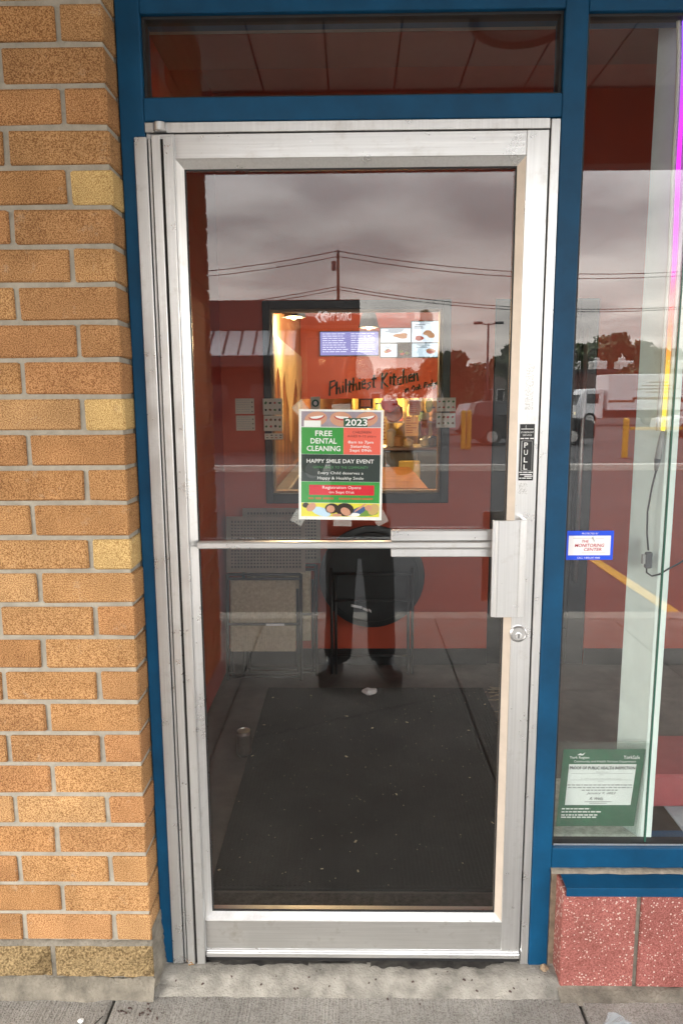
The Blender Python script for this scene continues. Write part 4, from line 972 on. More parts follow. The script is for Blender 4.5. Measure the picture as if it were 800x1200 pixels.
screen(446, 385, 481, 401, 'white menu screen with burger picture above the sandwich screen', scrW, 'food', 2)
screen(446, 403, 465, 418, 'small menu screen with sandwich picture beside the dark one', scrW, 'food', 3)
screen(466, 403, 481, 418, 'small dark menu screen between two bright ones', scrD, 'food', 4)
screen(482.5, 377, 514, 401, 'large white menu screen with plates, topmost at the end of the row', scrW, 'food', 5)
screen(482.5, 402.5, 514, 418, 'white menu screen with a red cake slice picture at the end of the row', scrB, 'food', 6)
screen(427, 389, 444.5, 397, 'dark brown menu screen corner overlapping the lavender one', scrD, 'food', 7) if False else None
# yellow decor ribbons hanging by the screens
# counter with glass food shelf
ct_ = thing('serving_counter', 'kitchen serving counter with a bright steel top and grey front', 'counter', (.6, KY, 0))
zc_ = P(470, 524, KY).z
loc(MB().box(-.50, 2.40, KY+.0, KY+.5, 0.002, zc_-.03).build('counter_front', mat('counter_grey', (.12, .13, .14), .5, var=.1), ct_), ct_)
loc(MB().box(-.51, 2.41, KY-.05, KY+.52, zc_-.03, zc_).build('counter_top', steel, ct_, bevel=.004), ct_)
for i in range(9): loc(MB().box(-.3+i*.32, -.295+i*.32, KY-.004, KY-.0005, .05, zc_-.06).build('panel_strip', alu_dirty, ct_), ct_)
# things on and behind the hatch
frm = thing('picture_frame', 'small gold picture in a black frame hanging in the kitchen hatch', 'picture', tuple(P(428, 478, KY+.4)))
A, B = P(420, 466, KY+.4)-frm.location, P(437, 479, KY+.4)-frm.location
MB().box(A.x, B.x, 0, .02, B.z, A.z).build('frame', black_frame, frm); rect('print', mat('gold_print', (.55, .35, .10), .4), frm, A.x+.025, B.x-.025, B.z+.025, A.z-.025, -.002, .001)
rl = thing('hanging_ornament', 'round red ornament hanging in the kitchen hatch', 'ornament', tuple(P(456, 474, KY+.3)))
MB().lathe([(.02, .095), (.06, .075), (.088, .03), (.092, 0), (.08, -.04), (.04, -.075), (.01, -.085)], (0, 0, 0), 20).build('ball', mat('ornament_red', (.55, .03, .02), .25, var=.05), rl, smooth=True)
MB().tube([(0, 0, .095), (0, 0, .16)], .004, 6).build('hook', black_frame, rl)
pan = thing('copper_pan', 'brown round pan hanging below the red ornament in the hatch', 'pan', tuple(P(461, 484, KY+.45)))
MB().lathe([(.09, -.015), (.105, .015), (.10, .018), (.085, -.008)], (0, 0, 0), 20, 'y').build('bowl', mat('copper', (.32, .12, .06), .4, .4), pan)
MB().tube([(-.05, 0, .09), (-.09, 0, .17)], .008, 6).build('handle', black_frame, pan)
def card(px0, py0, px1, py1, y, label, col):
    A, B = P(px0, py0, y), P(px1, py1, y); n = thing('menu_card', label, 'menu card', (A.x, y, B.z)); w_, h_ = B.x-A.x, A.z-B.z
    rect('sheet', col, n, 0, w_, 0, h_, 0, .002); rnd = random.Random(int(px0))
    for r_ in range(7): rect('print_line', C('print_rust', .35, .08, .02), n, w_*.1, w_*rnd.uniform(.4, .9), h_*(.88-.12*r_), h_*(.92-.12*r_), -.001, .0006)
card(474, 488, 490, 511, KY+.15, 'orange printed menu card standing on the serving counter', mat('card_orange', (.70, .42, .14), .6, var=.1))
card(447, 488, 453, 521, KY+.05, 'tall narrow food picture card at the end of the counter', mat('card_yellow', (.75, .52, .18), .6, var=.2, scale=20))
card(479, 468, 492, 487, KY+.5, 'pale striped notice hanging behind the counter', mat('card_grey', (.45, .38, .30), .6, var=.2, scale=20))
yel = mat('yellow_curtain', (.62, .48, .16), .7, var=.2, scale=6)
b = MB()
for i in range(60):
    x0 = .0+i*.035; b.quad((x0, 7.1+.05*math.sin(i*1.3), .9), (x0+.035, 7.1+.05*math.sin((i+1)*1.3), .9), (x0+.035, 7.1+.05*math.sin((i+1)*1.3), 2.2), (x0, 7.1+.05*math.sin(i*1.3), 2.2))
tag(b.build('strip_curtain', yel, None, smooth=True), 'yellow lit strip curtain behind the kitchen hatch', 'curtain')
for i, (px, hh, rr, cname, col) in enumerate(((458, .16, .05, 'steel pot', (.5, .5, .5)), (466, .10, .06, 'brown bowl', (.35, .2, .1)), (497, .07, .05, 'steel tray', (.5, .5, .48)), (507, .09, .05, 'dark jar', (.08, .06, .05)), (478, .06, .05, 'cream dish', (.6, .5, .35)))):
    p = P(px, 522, KY+.12); o = thing(cname.split()[1] if True else '', cname+' standing on the serving counter', cname.split()[1], (p.x, KY+.12, zc_+.001))
    mm = mat('ware_%d' % i, col, .35, .3, var=.1)
    MB().lathe([(rr*.8, 0), (rr, .01), (rr, hh*.9), (rr*1.08, hh), (rr*.9, hh*.98)], (0, 0, 0), 18).build('body', mm, o); MB().lathe([(rr*.95, hh+.001), (rr*.7, hh+.012), (.012, hh+.02), (.01, hh+.03)], (0, 0, 0), 18).build('lid', mm, o)
sh = thing('kitchen_shelf', 'steel wall shelf behind the kitchen hatch', 'shelf', (.8, KY+1.2, 1.25))
MB().box(-.9, 1.2, 0, .22, 0, .02).build('board', steel, sh); MB().box(-.85, -.82, .0, .2, -.18, 0).build('bracket', steel, sh); MB().box(1.1, 1.13, .0, .2, -.18, 0).build('bracket', steel, sh)
for i in range(12):
    cj = [(.45, .10, .05), (.5, .4, .15), (.12, .2, .06), (.25, .14, .08)][i % 4]; hj = .10+.05*((i*7) % 3)
    o = thing('spice_jar', '%s jar in a row on the shelf behind the kitchen hatch' % ('rust red', 'mustard', 'dark green', 'brown')[i % 4], 'jar', (.05+i*.13, KY+1.28, 1.271), 0, 'jars on the kitchen shelf')
    MB().lathe([(.036, 0), (.042, .008), (.042, hj*.8), (.030, hj)], (0, 0, 0), 12).build('body', mat('jar_%d' % (i % 4), cj, .3, var=.1), o); MB().lathe([(.033, hj+.001), (.033, hj+.02), (.028, hj+.022)], (0, 0, 0), 12).build('lid', black_frame, o)
# table, chair
tb = thing('wooden_table', 'plain wooden topped dining table just inside the inner window', 'table', (.1, 3.6, 0))
wtop = mat('table_wood', (.42, .20, .07), .4, var=.2, scale=9)
zt = .93
def gpt(px, py, z):
    v = Fv_(px, py); t = (z-CAM_H)/v.z; return Vector((v.x*t, -CAM_D+v.y*t, z))
p1, p2 = gpt(496, 572, zt), gpt(484, 547, zt)
tx1, ty0, ty1 = (p1.x+p2.x)/2, p1.y, p2.y
for i in range(4):
    ya = ty0+(ty1-ty0)*i/4; loc(MB().box(-.35, tx1, ya+.001, ty0+(ty1-ty0)*(i+1)/4-.001, zt-.04, zt).build('plank', wtop, tb, bevel=.002), tb)
for x_ in (-.28, tx1-.08):
    for y_ in (ty0+.08, ty1-.08): loc(MB().box(x_-.025, x_+.025, y_-.025, y_+.025, .001, zt-.042).build('leg', black_frame, tb), tb)
loc(MB().box(-.3, tx1-.06, ty0+.06, ty1-.06, zt-.09, zt-.0415).build('apron', black_frame, tb), tb)
yc = thing('yellow_chair', 'pale yellow chair drawn up to the far side of the wooden table', 'chair', (.40, ty1+.25, 0))
ycm = mat('chair_yellow', (.70, .55, .20), .5, var=.06)
A, B = P(467, 540, ty1+.3), P(492, 560, ty1+.3)
MB().box(A.x-.40, B.x-.40, .05, .075, .62, A.z).build('backrest', ycm, yc, bevel=.01); MB().box(A.x-.40, B.x-.40, -.33, .04, .60, .625).build('seat', ycm, yc, bevel=.008)
for x_ in (A.x-.38, B.x-.42):
    for y_ in (-.3, .02): MB().tube([(x_, y_, .6), (x_*1.05, y_*1.02, .001)], .011, 8).build('leg', black_frame, yc)
# lamps that light the restaurant
warm = emit('warm_bulb', (1.0, .66, .28), 9)
def pendant(px, py, y, label, watts):
    p = P(px, py, y); o = thing('pendant_lamp', label, 'pendant lamp', tuple(p), 0, 'lit pendant lamps in the restaurant')
    MB().lathe([(.012, .16), (.05, .13), (.085, .0), (.080, .0), (.046, .122), (.010, .15)], (0, 0, 0), 8).build('shade', black_frame, o)
    MB().lathe([(.012, .075), (.024, .055), (.032, .025), (.024, -.005), (.006, -.016)], (0, 0, 0), 12).build('bulb', warm, o, smooth=True)
    MB().tube([(0, 0, .15), (0, 0, 2.895-p.z)], .004, 6).build('cord', black_frame, o)
    l = bpy.data.lights.new('lamp', 'POINT'); l.energy = watts; l.color = (1, .66, .32); l.shadow_soft_size = .05
    lo = bpy.data.objects.new('lamp_light', l); COL.objects.link(lo); lo.parent = o; lo.location = (0, 0, -.06)
    return o
pendant(344, 372, 3.3, 'black shaded pendant lamp beside the mural', 13)
pendant(432, 384, 4.3, 'black shaded pendant lamp in front of the lavender menu screen', 9)
pendant(530, 380, 3.9, 'black shaded pendant lamp above the yellow chair', 9)
pendant(452, 455, 6.6, 'black shaded pendant lamp in the kitchen behind the hatch', 19)

# ------------------------------------------------------------------ canopy over the pavement
ZS, YFAS = 3.43, -3.0
zfb = Q(420, 195, 3.0).z
soff = mat('soffit_metal', (.42, .385, .35), .6, var=.06, scale=3)
cp = thing('canopy', 'brown metal canopy with panelled soffit and deep fascia over the shop pavement', 'canopy', (0, -1.5, ZS))
x = -8.2
while x < 8.2:
    loc(MB().box(x+.006, x+.397, YFAS+.002, -.02, ZS, ZS+.02).build('soffit_panel', soff, cp), cp); x += .403
loc(MB().box(-8.3, 8.3, YFAS, .3, ZS+.018, ZS+.45).build('canopy_deck', mat('seam_dark', (.05, .04, .035), .8), cp), cp)
loc(MB().box(-8.3, 8.3, YFAS-.14, YFAS-.001, zfb, ZS+.55).build('fascia', mat('fascia_brown', (.06, .05, .045), .6, var=.1), cp), cp)
struct(MB().box(-8.3, 8.3, .205, .30, 2.70, ZS+.45).build('wall_above', kdark))
bf = thing('sign_band', 'blue painted panel band above the shopfront', 'panel', (0, 0, 2.72))
for i in range(7): loc(MB().box(-1.9+i*.72, -1.9+i*.72+.716, -.010, .06, 2.7225, ZS-.002).build('panel', blue, bf), bf)
dl = Q(596, 22, 1.9); 
dlamp = thing('soffit_light', 'round unlit ceiling light with a ribbed rim on the canopy soffit', 'light fitting', (.86, -2.1, ZS))
MB().lathe([(.27, -.002), (.275, -.05), (.255, -.07), (.24, -.06), (.22, -.045)], (0, 0, 0), 36).build('rim', mat('lamp_bronze', (.12, .06, .035), .5, .3), dlamp, smooth=False)
MB().lathe([(.238, -.02), (.22, -.05), (.15, -.07), (.05, -.078)], (0, 0, 0), 36).build('lens', mat('lamp_lens', (.22, .20, .17), .4), dlamp, smooth=True)
# closer box standing on the transom bar inside
dc = P(420, 105, .10)
tag(MB().prism([(dc.x-.055, 2.207), (dc.x+.06, 2.207), (dc.x+.055, 2.225), (dc.x+.01, 2.243), (dc.x-.035, 2.238)], .085, .13, 'y').build('door_closer', mat('closer_brown', (.03, .02, .018), .5), None, bevel=.003), 'dark door closer housing behind the transom glass', 'door closer')

# ------------------------------------------------------------------ brick canopy pier beside the photographer
PX, PY0, PY1 = -.80, -2.36, -1.45
pier = thing('brick_pier', 'freestanding orange brick pier carrying the canopy, mirrored at the edge of the door glass', 'pier', (PX-.2, (PY0+PY1)/2, GZ))
pst = [brick_mesh('brick', .223, .09, BH, brick_m, .005, seed=i+90) for i in range(4)]
phd = [brick_mesh('brick', .092, .09, BH, brick_m, .005, seed=i+95) for i in range(3)]
NP = int((ZS-GZ)/PITCHZ)
for k in range(NP):
    z = GZ+.006+BH/2+k*PITCHZ; y = PY0
    if k % 2: put(random.choice(phd), 'brick', pier, PX-.045, y+.046, z, math.pi/2); y += .1045
    while y+.223 < PY1+.02: put(random.choice(pst), 'brick', pier, PX-.045+random.uniform(-.003, .003), y+.1115, z, math.pi/2); y += .2355
    if k % 2 == 0 and y+.09 < PY1+.02: put(random.choice(phd), 'brick', pier, PX-.045, y+.046, z, math.pi/2)
    put(pst[k % 4], 'brick', pier, PX-.09-.0125-.1115-(.0 if k % 2 else .04), PY0+.045, z)
o = loc(MB().box(PX-.40, PX-.008, PY0+.012, PY1-.012, GZ, ZS-.001).build('mortar_core', mortar, pier), pier)

# ------------------------------------------------------------------ parking lot
AZ = -.16
wm = mat('road_white', (.55, .55, .53), .8, var=.2, scale=4)
lt = struct(MB().box(-40, 60, -15.4, -15.1, AZ, AZ+.14).build('median_kerb', mat('kerb_pale', (.52, .50, .46), .9, var=.1)))
for i in range(-6, 9):
    x0 = 2.49+i*2.75
    if i == -1: continue
    MB().box(x0, x0+.11, -9.0, -3.5, AZ+.001, AZ+.006).build('stall_line', yellow_p, lt)
struct(MB().quad((-60, -62, AZ+.004), (90, -62, AZ+.004), (90, -50, AZ+.004), (-60, -50, AZ+.004)).build('far_road', mat('far_asphalt', (.07, .07, .07), .9)))
def bollard(px, out, h, label):
    p = Q(px, 500, out); o = thing('bollard', label, 'bollard', (p.x, -out, AZ), 0, 'yellow bollards in the parking lot')
    MB().lathe([(.085, .02), (.085, h-.06), (.07, h-.02), (.03, h)], (0, 0, 0), 14).build('post', yellow_p, o, smooth=False); MB().lathe([(.16, 0), (.16, .02), (.12, .022)], (0, 0, 0), 14).build('base_plate', charcoal, o)
    return o
bollard(542.5, 22.4, 1.32, 'yellow steel bollard of the close pair, on the side of the drive through'); bollard(549, 22.4, 1.32, 'yellow steel bollard of the close pair, on the side of the black car')
q_ = bollard(733, 18.6, 1.14, 'single yellow steel bollard at the end of a yellow barrier rail')
br = thing('barrier_rail', 'yellow horizontal barrier rail fixed beside the single bollard', 'barrier', (q_.location.x+.12, -18.6, AZ))
MB().box(0, 1.9, -.03, .03, .80, .88).build('rail', yellow_p, br); MB().box(1.84, 1.9, -.035, .035, 0, .80).build('post', yellow_p, br)

# vehicles
tyre = mat('tyre', (.015, .015, .016), .8); vglass = mat('vehicle_glass', (.02, .025, .03), .08, var=0); lampm = mat('lamp_clear', (.75, .72, .62), .15, var=0)
def wheel(par, x, y, r, w_=.22):
    wv = MB().lathe([(r*.7, -w_/2), (r*.95, -w_/2), (r, -w_/2+.03), (r, w_/2-.03), (r*.95, w_/2), (r*.7, w_/2)], (x, y, r), 20, 'y').build('wheel', tyre, par)
    MB().lathe([(r*.62, -w_/2-.012), (r*.66, 0), (r*.62, w_/2+.012)], (x, y, r), 16, 'y').build('rim', alu_dirty, wv)
def car(name, label, x, y, col, L_=4.5, H=1.5, suv=False, flip=False):
    o = thing(name, label, 'car', (x, y, AZ), math.pi if flip else 0)
    body = mat('carpaint_%s' % name, col, .25, .2, var=0)
    k = H; W = 1.8
    lo_ = [(-L_/2, .35), (-L_/2+.05, .25), (L_/2-.05, .25), (L_/2, .40), (L_/2-.03, .62*k), (L_/2-.5, .66*k), (L_/2-.55, .67*k), (-L_/2+1.15, .64*k), (-L_/2+.12, .56*k), (-L_/2, .45*k)]
    def shell(prof, hw0, hw1, zr0, zr1, nm, m_):
        n = len(prof); b = MB(); i0 = len(b.v)
        for s in (-1, 1):
            for (px_, pz_) in prof:
                t_ = (pz_-zr0)/(zr1-zr0); b.v.append((px_, s*(hw0+(hw1-hw0)*max(0, min(1, t_))), pz_))
        b.f.append(tuple(range(n))); b.f.append(tuple(range(2*n-1, n-1, -1)))
        for q in range(n): b.f.append((q, n+q, n+(q+1) % n, (q+1) % n))
        return b.build(nm, m_, o, bevel=.03)
    shell(lo_, W/2, W/2-.05, .25, .67*k, 'body', body)
    rear = L_/2-(.15 if suv else .55)
    shell([(-L_/2+1.1, .642*k), (-L_/2+1.75, .97*k), (-L_/2+2.1, 1.0*k), (rear-.5, 1.0*k), (rear-.15, .95*k), (rear, .668*k)], W/2-.08, W/2-.28, .64*k, k, 'cabin', body)
    for s in (-1, 1):
        yv = s*(W/2-.145)
        for xa, xb in ((-L_/2+1.45, -.10), (-.02, rear-.85)):
            b = MB(); za, zb_ = .69*k, .93*k
            b.hexa([(xa, s*(W/2-.10), za), (xb, s*(W/2-.10), za), (xb, s*(W/2-.06), za), (xa, s*(W/2-.06), za), (xa+.35 if xa < -.5 else xa, s*(W/2-.255), zb_), (xb, s*(W/2-.255), zb_), (xb, s*(W/2-.215), zb_), (xa+.35 if xa < -.5 else xa, s*(W/2-.215), zb_)]); b.build('side_window', vglass, o)
        for xw in (-L_/2+.85, L_/2-.85): wheel(o, xw, s*(W/2-.08), .33)
        MB().box(-L_/2-.01, -L_/2+.22, s*.62-.16, s*.62+.16, .47*k, .54*k).build('headlight', lampm, o, bevel=.02)
        MB().box(L_/2-.2, L_/2+.01, s*.68-.1, s*.68+.1, .50*k, .60*k).build('tail_light', mat('tail_red', (.4, .01, .01), .3), o, bevel=.02)
    MB().hexa([(-L_/2+1.08, -.72, .66*k), (-L_/2+1.08, .72, .66*k), (-L_/2+1.14, .72, .66*k), (-L_/2+1.14, -.72, .66*k), (-L_/2+1.68, -.58, .96*k), (-L_/2+1.68, .58, .96*k), (-L_/2+1.74, .58, .96*k), (-L_/2+1.74, -.58, .96*k)]).build('windscreen', vglass, o)
    return o
p = Q(686, 517, 25.2)
car('black_suv', 'black sport utility car parked in front of the white box truck', p.x-2.25, -25.2, (.012, .013, .016), 4.6, 1.62, True, True)
p = Q(575, 500, 33)
car('silver_car', 'silver hatchback parked beyond the pair of yellow bollards', p.x, -33, (.45, .46, .48), 4.4, 1.5, False, True)
p = Q(800, 500, 30)
car('white_car', 'white sedan parked near the single yellow bollard', p.x+1.2, -30, (.65, .66, .67), 4.6, 1.45)
tr_o = 44.0
p0 = Q(668, 497, tr_o); ppm = (Q(768, 480, tr_o).x-Q(668, 480, tr_o).x)/100.0
tk = thing('box_truck', 'white box truck with brown striped cargo body parked side on', 'truck', (p0.x, -tr_o, AZ))
twh = mat('truck_white', (.70, .71, .72), .4, var=.04); tbr = mat('truck_stripe', (.20, .08, .04), .5)
MB().prism([(0, .45), (0, 1.25), (.28, 1.95), (.55, 2.28), (1.65, 2.32), (1.65, .45)], -1.05, 1.05, 'y').build('cab', twh, tk, bevel=.06)
for s in (-1, 1):
    MB().box(.62, 1.35, s*1.055-.006, s*1.055+.006, 1.38, 1.98).build('door_window', vglass, tk); wheel(tk, .85, s*.92, .42, .26); wheel(tk, 5.2, s*.92, .42, .3)
MB().hexa([(-.01, -.92, 1.30), (-.01, .92, 1.30), (.03, .92, 1.30), (.03, -.92, 1.30), (.26, -.9, 1.92), (.26, .9, 1.92), (.30, .9, 1.92), (.30, -.9, 1.92)]).build('windscreen', vglass, tk)
for s in (-1, 1): MB().box(-.03, .05, s*.78-.14, s*.78+.14, .70, .88).build('headlight', emit('headlamp_glow', (1, .85, .55), 2.0) if 'headlamp_glow' not in MATS else MATS['headlamp_glow'], tk)
MB().box(1.85, 8.2, -1.18, 1.18, .95, 3.15).build('cargo_box', twh, tk, bevel=.04)
MB().box(1.7, 8.0, -.5, .5, .5, .94).build('chassis', charcoal, tk)
for (a_, c_, d_, e_) in ((1.9, 3.4, 1.45, 1.58), (3.4, 6.4, 1.62, 1.75), (6.4, 8.15, 1.45, 1.58), (3.36, 3.5, 1.45, 1.75), (6.3, 6.44, 1.45, 1.75)):
    for s in (-1, 1): MB().box(a_, c_, s*1.186-.004, s*1.186+.004, d_, e_).build('stripe', tbr, tk)
for i, l in enumerate((1.2, 2.0, 2.6, 1.5)): MB().box(4.9-l/2, 4.9+l/2, 1.182, 1.19, 2.62-.2*i, 2.69-.2*i).build('side_lettering', tbr, tk)

# fast food building with drive through across the lot
bo = 21.5
bl_, br_ = Q(230, 470, bo).x-9, Q(418, 470, bo).x
zt_ = Q(330, 352, bo).z
rb_ = thing('restaurant_building', 'dark flat roofed drive through restaurant across the parking lot', 'building', ((bl_+br_)/2, -bo, AZ))
bwall = mat('building_brown', (.085, .055, .045), .7, var=.1, scale=2); bdark = mat('building_dark', (.025, .024, .024), .6)
loc(MB().box(bl_, br_, -bo-14, -bo, AZ, zt_-.5).build('wall', bwall, rb_), rb_)
loc(MB().box(bl_-.1, br_+.1, -bo-14.1, -bo+.1, zt_-.9, zt_).build('parapet', bdark, rb_), rb_)
ax0, ax1 = bl_, Q(345, 400, bo-1).x; az1, az0 = Q(280, 388, bo).z, Q(280, 416, bo-1.2).z
roofm = mat('metal_roof', (.42, .44, .46), .45, .3, var=.06)
aw = loc(MB().hexa([(ax0, -bo+1.3, az0-.03), (ax1, -bo+1.3, az0-.03), (ax1, -bo+.12, az1-.03), (ax0, -bo+.12, az1-.03), (ax0, -bo+1.3, az0), (ax1, -bo+1.3, az0), (ax1, -bo+.12, az1), (ax0, -bo+.12, az1)]).build('metal_awning', roofm, rb_), rb_)
x = ax0
while x < ax1:
    loc(MB().hexa([(x, -bo+1.31, az0), (x+.04, -bo+1.31, az0), (x+.04, -bo+.12, az1), (x, -bo+.12, az1), (x, -bo+1.31, az0+.06), (x+.04, -bo+1.31, az0+.06), (x+.04, -bo+.12, az1+.06), (x, -bo+.12, az1+.06)]).build('roof_seam', bdark, rb_), rb_); x += .46
loc(MB().box(ax0, ax1, -bo+1.2, -bo+1.32, az0-.35, az0-.04).build('awning_fascia', bdark, rb_), rb_)
for i in range(4):
    x0 = br_-1.6-i*1.9
    f_ = loc(MB().box(x0, x0+1.3, -bo+.005, -bo+.05, .9, 2.1).build('window', bdark, rb_), rb_)
    loc(MB().box(x0+.06, x0+1.24, -bo+.05, -bo+.06, .96, 2.04).build('pane', vglass, rb_), rb_)
s0, s1 = Q(366, 371, bo-.2), Q(412, 371, bo-.2)
signm = emit('sign_white', (.9, .9, .88), 2.2)
text('DRIVE THRU', signm, rb_, (s0.x+s1.x)/2+.12-rb_.location.x, s0.z-AZ, .112+.02, (s1.x-s0.x)*.78, .26, face=1, bold=.02)
for dx_ in (0, .17):
    cx_ = s0.x+.07+dx_-rb_.location.x; cz_ = s0.z-AZ; b = MB()
    b.prism([(cx_, cz_), (cx_+.14, cz_+.17), (cx_+.22, cz_+.17), (cx_+.08, cz_), (cx_+.22, cz_-.17), (cx_+.14, cz_-.17)], .112, .125, 'y'); b.build('arrow', signm, rb_)

# low buildings further off
def shopblock(px0, px1, pytop, out, col, label, n, units=0):
    A, B = Q(px0, pytop, out), Q(px1, pytop, out); o = thing('shop_building', label, 'building', ((A.x+B.x)/2, -out, AZ))
    w_, h_ = B.x-A.x, A.z-AZ
    MB().box(-w_/2, w_/2, -12, 0, 0, h_).build('wall', col, o); MB().box(-w_/2-.15, w_/2+.15, -12.1, .15, h_, h_+.3).build('roof_edge', bdark, o)
    for i in range(n):
        x0 = -w_/2+w_*(i+.15)/n; x1 = -w_/2+w_*(i+.85)/n
        f_ = MB().box(x0, x1, .003, .06, .5, h_*.62).build('window', white_p, o); MB().box(x0+.1, x1-.1, .06, .075, .6, h_*.62-.1).build('pane', vglass, f_)
    for i in range(units):
        x0 = -w_/2+w_*(i+.3)/units; u_ = MB().box(x0, x0+1.3, -5, -3.6, h_+.301, h_+1.2).build('rooftop_unit', alu, o, bevel=.05); MB().lathe([(.3, 1.21), (.3, 1.45), (.25, 1.5)], (x0+.5, -4.3, h_), 12).build('vent', alu_dirty, o)
shopblock(668, 830, 437, 62, mat('shop_brown', (.10, .05, .04), .8, var=.1), 'long low brown shop block with rooftop units behind the box truck', 9, 5)
shopblock(528, 606, 437, 74, mat('shop_taupe', (.20, .17, .15), .8, var=.1), 'taupe shop block with a row of windows beyond the lamp post', 6)
shopblock(300, 450, 446, 90, mat('shop_grey', (.22, .20, .19), .8, var=.1), 'grey shop block far behind the drive through', 8)

# lamp post, utility poles and wires
def lamp_post(px, pytop, out):
    A = Q(px, pytop, out); o = thing('lamp_post', 'tall parking lot lamp post with two flat heads', 'lamp post', (A.x, -out, AZ)); h_ = A.z-AZ
    MB().lathe([(.3, 0), (.3, .7), (.26, .75)], (0, 0, 0), 12).build('footing', concrete, o); MB().tube([(0, 0, .7), (0, 0, h_)], [.11, .07], 8).build('pole', charcoal, o, smooth=True)
    for s in (-1, 1):
        MB().tube([(0, 0, h_-.1), (s*.5, 0, h_)], .04, 6).build('arm', charcoal, o); MB().box(min(s*.42, s*1.05), max(s*.42, s*1.05), -.2, .2, h_-.05, h_+.12).build('lamp_head', charcoal, o, bevel=.04)
lamp_post(572, 379, 50)
poles = []
polem = mat('utility_wood', (.085, .06, .045), .9, var=.2)
for px in (397, 1010, -180):
    A = Q(397, 293, 60); x0 = Q(px, 470, 60).x
    o = thing('utility_pole', {397: 'wooden utility pole with two crossarms behind the drive through', 1010: 'wooden utility pole standing beyond the white car', -180: 'wooden utility pole beyond the far end of the drive through'}[px], 'utility pole', (x0, -60, AZ)); h_ = A.z-AZ
    MB().tube([(0, 0, 0), (0, 0, h_)], [.17, .11], 8).build('pole', polem, o, smooth=True)
    z1, z2 = Q(397, 301, 60).z-AZ, Q(397, 339, 60).z-AZ
    MB().box(-.09, .09, -1.2, 1.2, z1-.06, z1+.06).build('crossarm', polem, o); MB().box(-.09, .09, -.9, .9, z2-.06, z2+.06).build('crossarm', polem, o)
    for s in (-1.1, -.45, .45, 1.1): MB().lathe([(.05, .06), (.07, .12), (.05, .24), (.02, .28)], (0, s, z1), 8).build('insulator', charcoal, o)
    MB().lathe([(.16, 0), (.2, .05), (.2, .7), (.16, .75)], (-.36, 0, z1-1.1), 10).build('transformer', charcoal, o)
    poles.append((x0, z1+.25, z2+.1))
poles.sort()
for lv, (dy, lab) in enumerate(((1.1, 'top power line wire strung between the utility poles, near side'), (-1.1, 'top power line wire strung between the utility poles, far side'), (.85, 'lower cable strung between the utility poles, near side'), (-.85, 'lower cable strung between the utility poles, far side'))):
    b = MB()
    for (xa, za, zb_), (xb, zc2, zd) in zip(poles[:-1], poles[1:]):
        A, B = Vector((xa, -60+dy, (za if lv < 2 else zb_)+AZ)), Vector((xb, -60+dy, (zc2 if lv < 2 else zd)+AZ))
        b.tube([A.lerp(B, k/14)-Vector((0, 0, 2.0*4*(k/14)*(1-k/14))) for k in range(15)], .034, 5)
    tag(b.build('power_line', blackm), lab, 'wire', 'wires on the utility poles')

# trees
def leaf_mat(name, a_, c_):
    M = bpy.data.materials.new(name); M.use_nodes = True; n = M.node_tree; L = n.links.new; b_ = n.nodes['Principled BSDF']; b_.inputs['Roughness'].default_value = .6
    g = n.nodes.new('ShaderNodeNewGeometry'); t = n.nodes.new('ShaderNodeTexNoise'); t.inputs['Scale'].default_value = .8; L(g.outputs['Position'], t.inputs['Vector'])
    r = n.nodes.new('ShaderNodeValToRGB'); L(t.outputs[0], r.inputs[0]); r.color_ramp.elements[0].position = .35; r.color_ramp.elements[1].position = .65
    r.color_ramp.elements[0].color = (*a_, 1); r.color_ramp.elements[1].color = (*c_, 1); L(r.outputs[0], b_.inputs['Base Color']); return M
lf = leaf_mat('foliage', (.030, .050, .018), (.075, .105, .035)); bark = mat('bark', (.07, .05, .035), .9, var=.2)
def tree(px, pytop, out, w_px, label, seed, n=1500, lsz=.32, conic=False):
    n = int(n*2.2)
    A = Q(px, pytop, out); h_ = A.z-AZ; rw = w_px/2*(out+CAM_D)/FPX; rnd = random.Random(seed)
    o = thing('tree', label, 'tree', (A.x, -out, AZ), 0, 'trees across the parking lot')
    b = MB(); b.tube([(0, 0, 0), (rnd.uniform(-.1, .1), 0, h_*.3), (rnd.uniform(-.3, .3), 0, h_*.62), (0, 0, h_*.9)], [h_*.024, h_*.018, h_*.012, h_*.004], 8); b.build('trunk', bark, o, smooth=True)
    cl_s = []
    b = MB()
    for i in range(11):
        t_ = rnd.uniform(.35, .95); a_ = rnd.uniform(0, 6.28); rr = rw*(1.0-t_*.75 if conic else math.sqrt(max(.05, 1-((t_-.60)/.45)**2)))*rnd.uniform(.45, .85)
        c_ = Vector((math.cos(a_)*rr, math.sin(a_)*rr, h_*t_)); cl_s.append((c_, rnd.uniform(.22, .42)*rw*(1.1-.5*t_ if conic else 1)))
        b.tube([(0, 0, max(h_*.25, c_.z-h_*.18)), c_*.6+Vector((0, 0, c_.z*.35)), c_], [h_*.010, h_*.006, h_*.002], 5)
    b.build('limbs', bark, o)
    b = MB()
    for i in range(n):
        c_, r_ = rnd.choice(cl_s); v = Vector((rnd.gauss(0, 1), rnd.gauss(0, 1), rnd.gauss(0, .8))).normalized()*r_*rnd.uniform(.45, 1.12)*1.25
        p_ = c_+v
        if p_.z > h_: p_.z = h_-rnd.random()*.3
        d1 = Vector((rnd.gauss(0, 1), rnd.gauss(0, 1), rnd.gauss(0, 1))).normalized()*lsz*rnd.uniform(.5, 1.1); d2 = d1.orthogonal().normalized()*lsz*rnd.uniform(.35, .7)
        b.quad(p_-d1, p_-d2*.8, p_+d1, p_+d2)
    b.build('crown', lf, o)
tree(499, 356, 42, 30, 'tall narrow tree rising behind the inner window reflection near the lamp post', 1, 1300, .22, True)
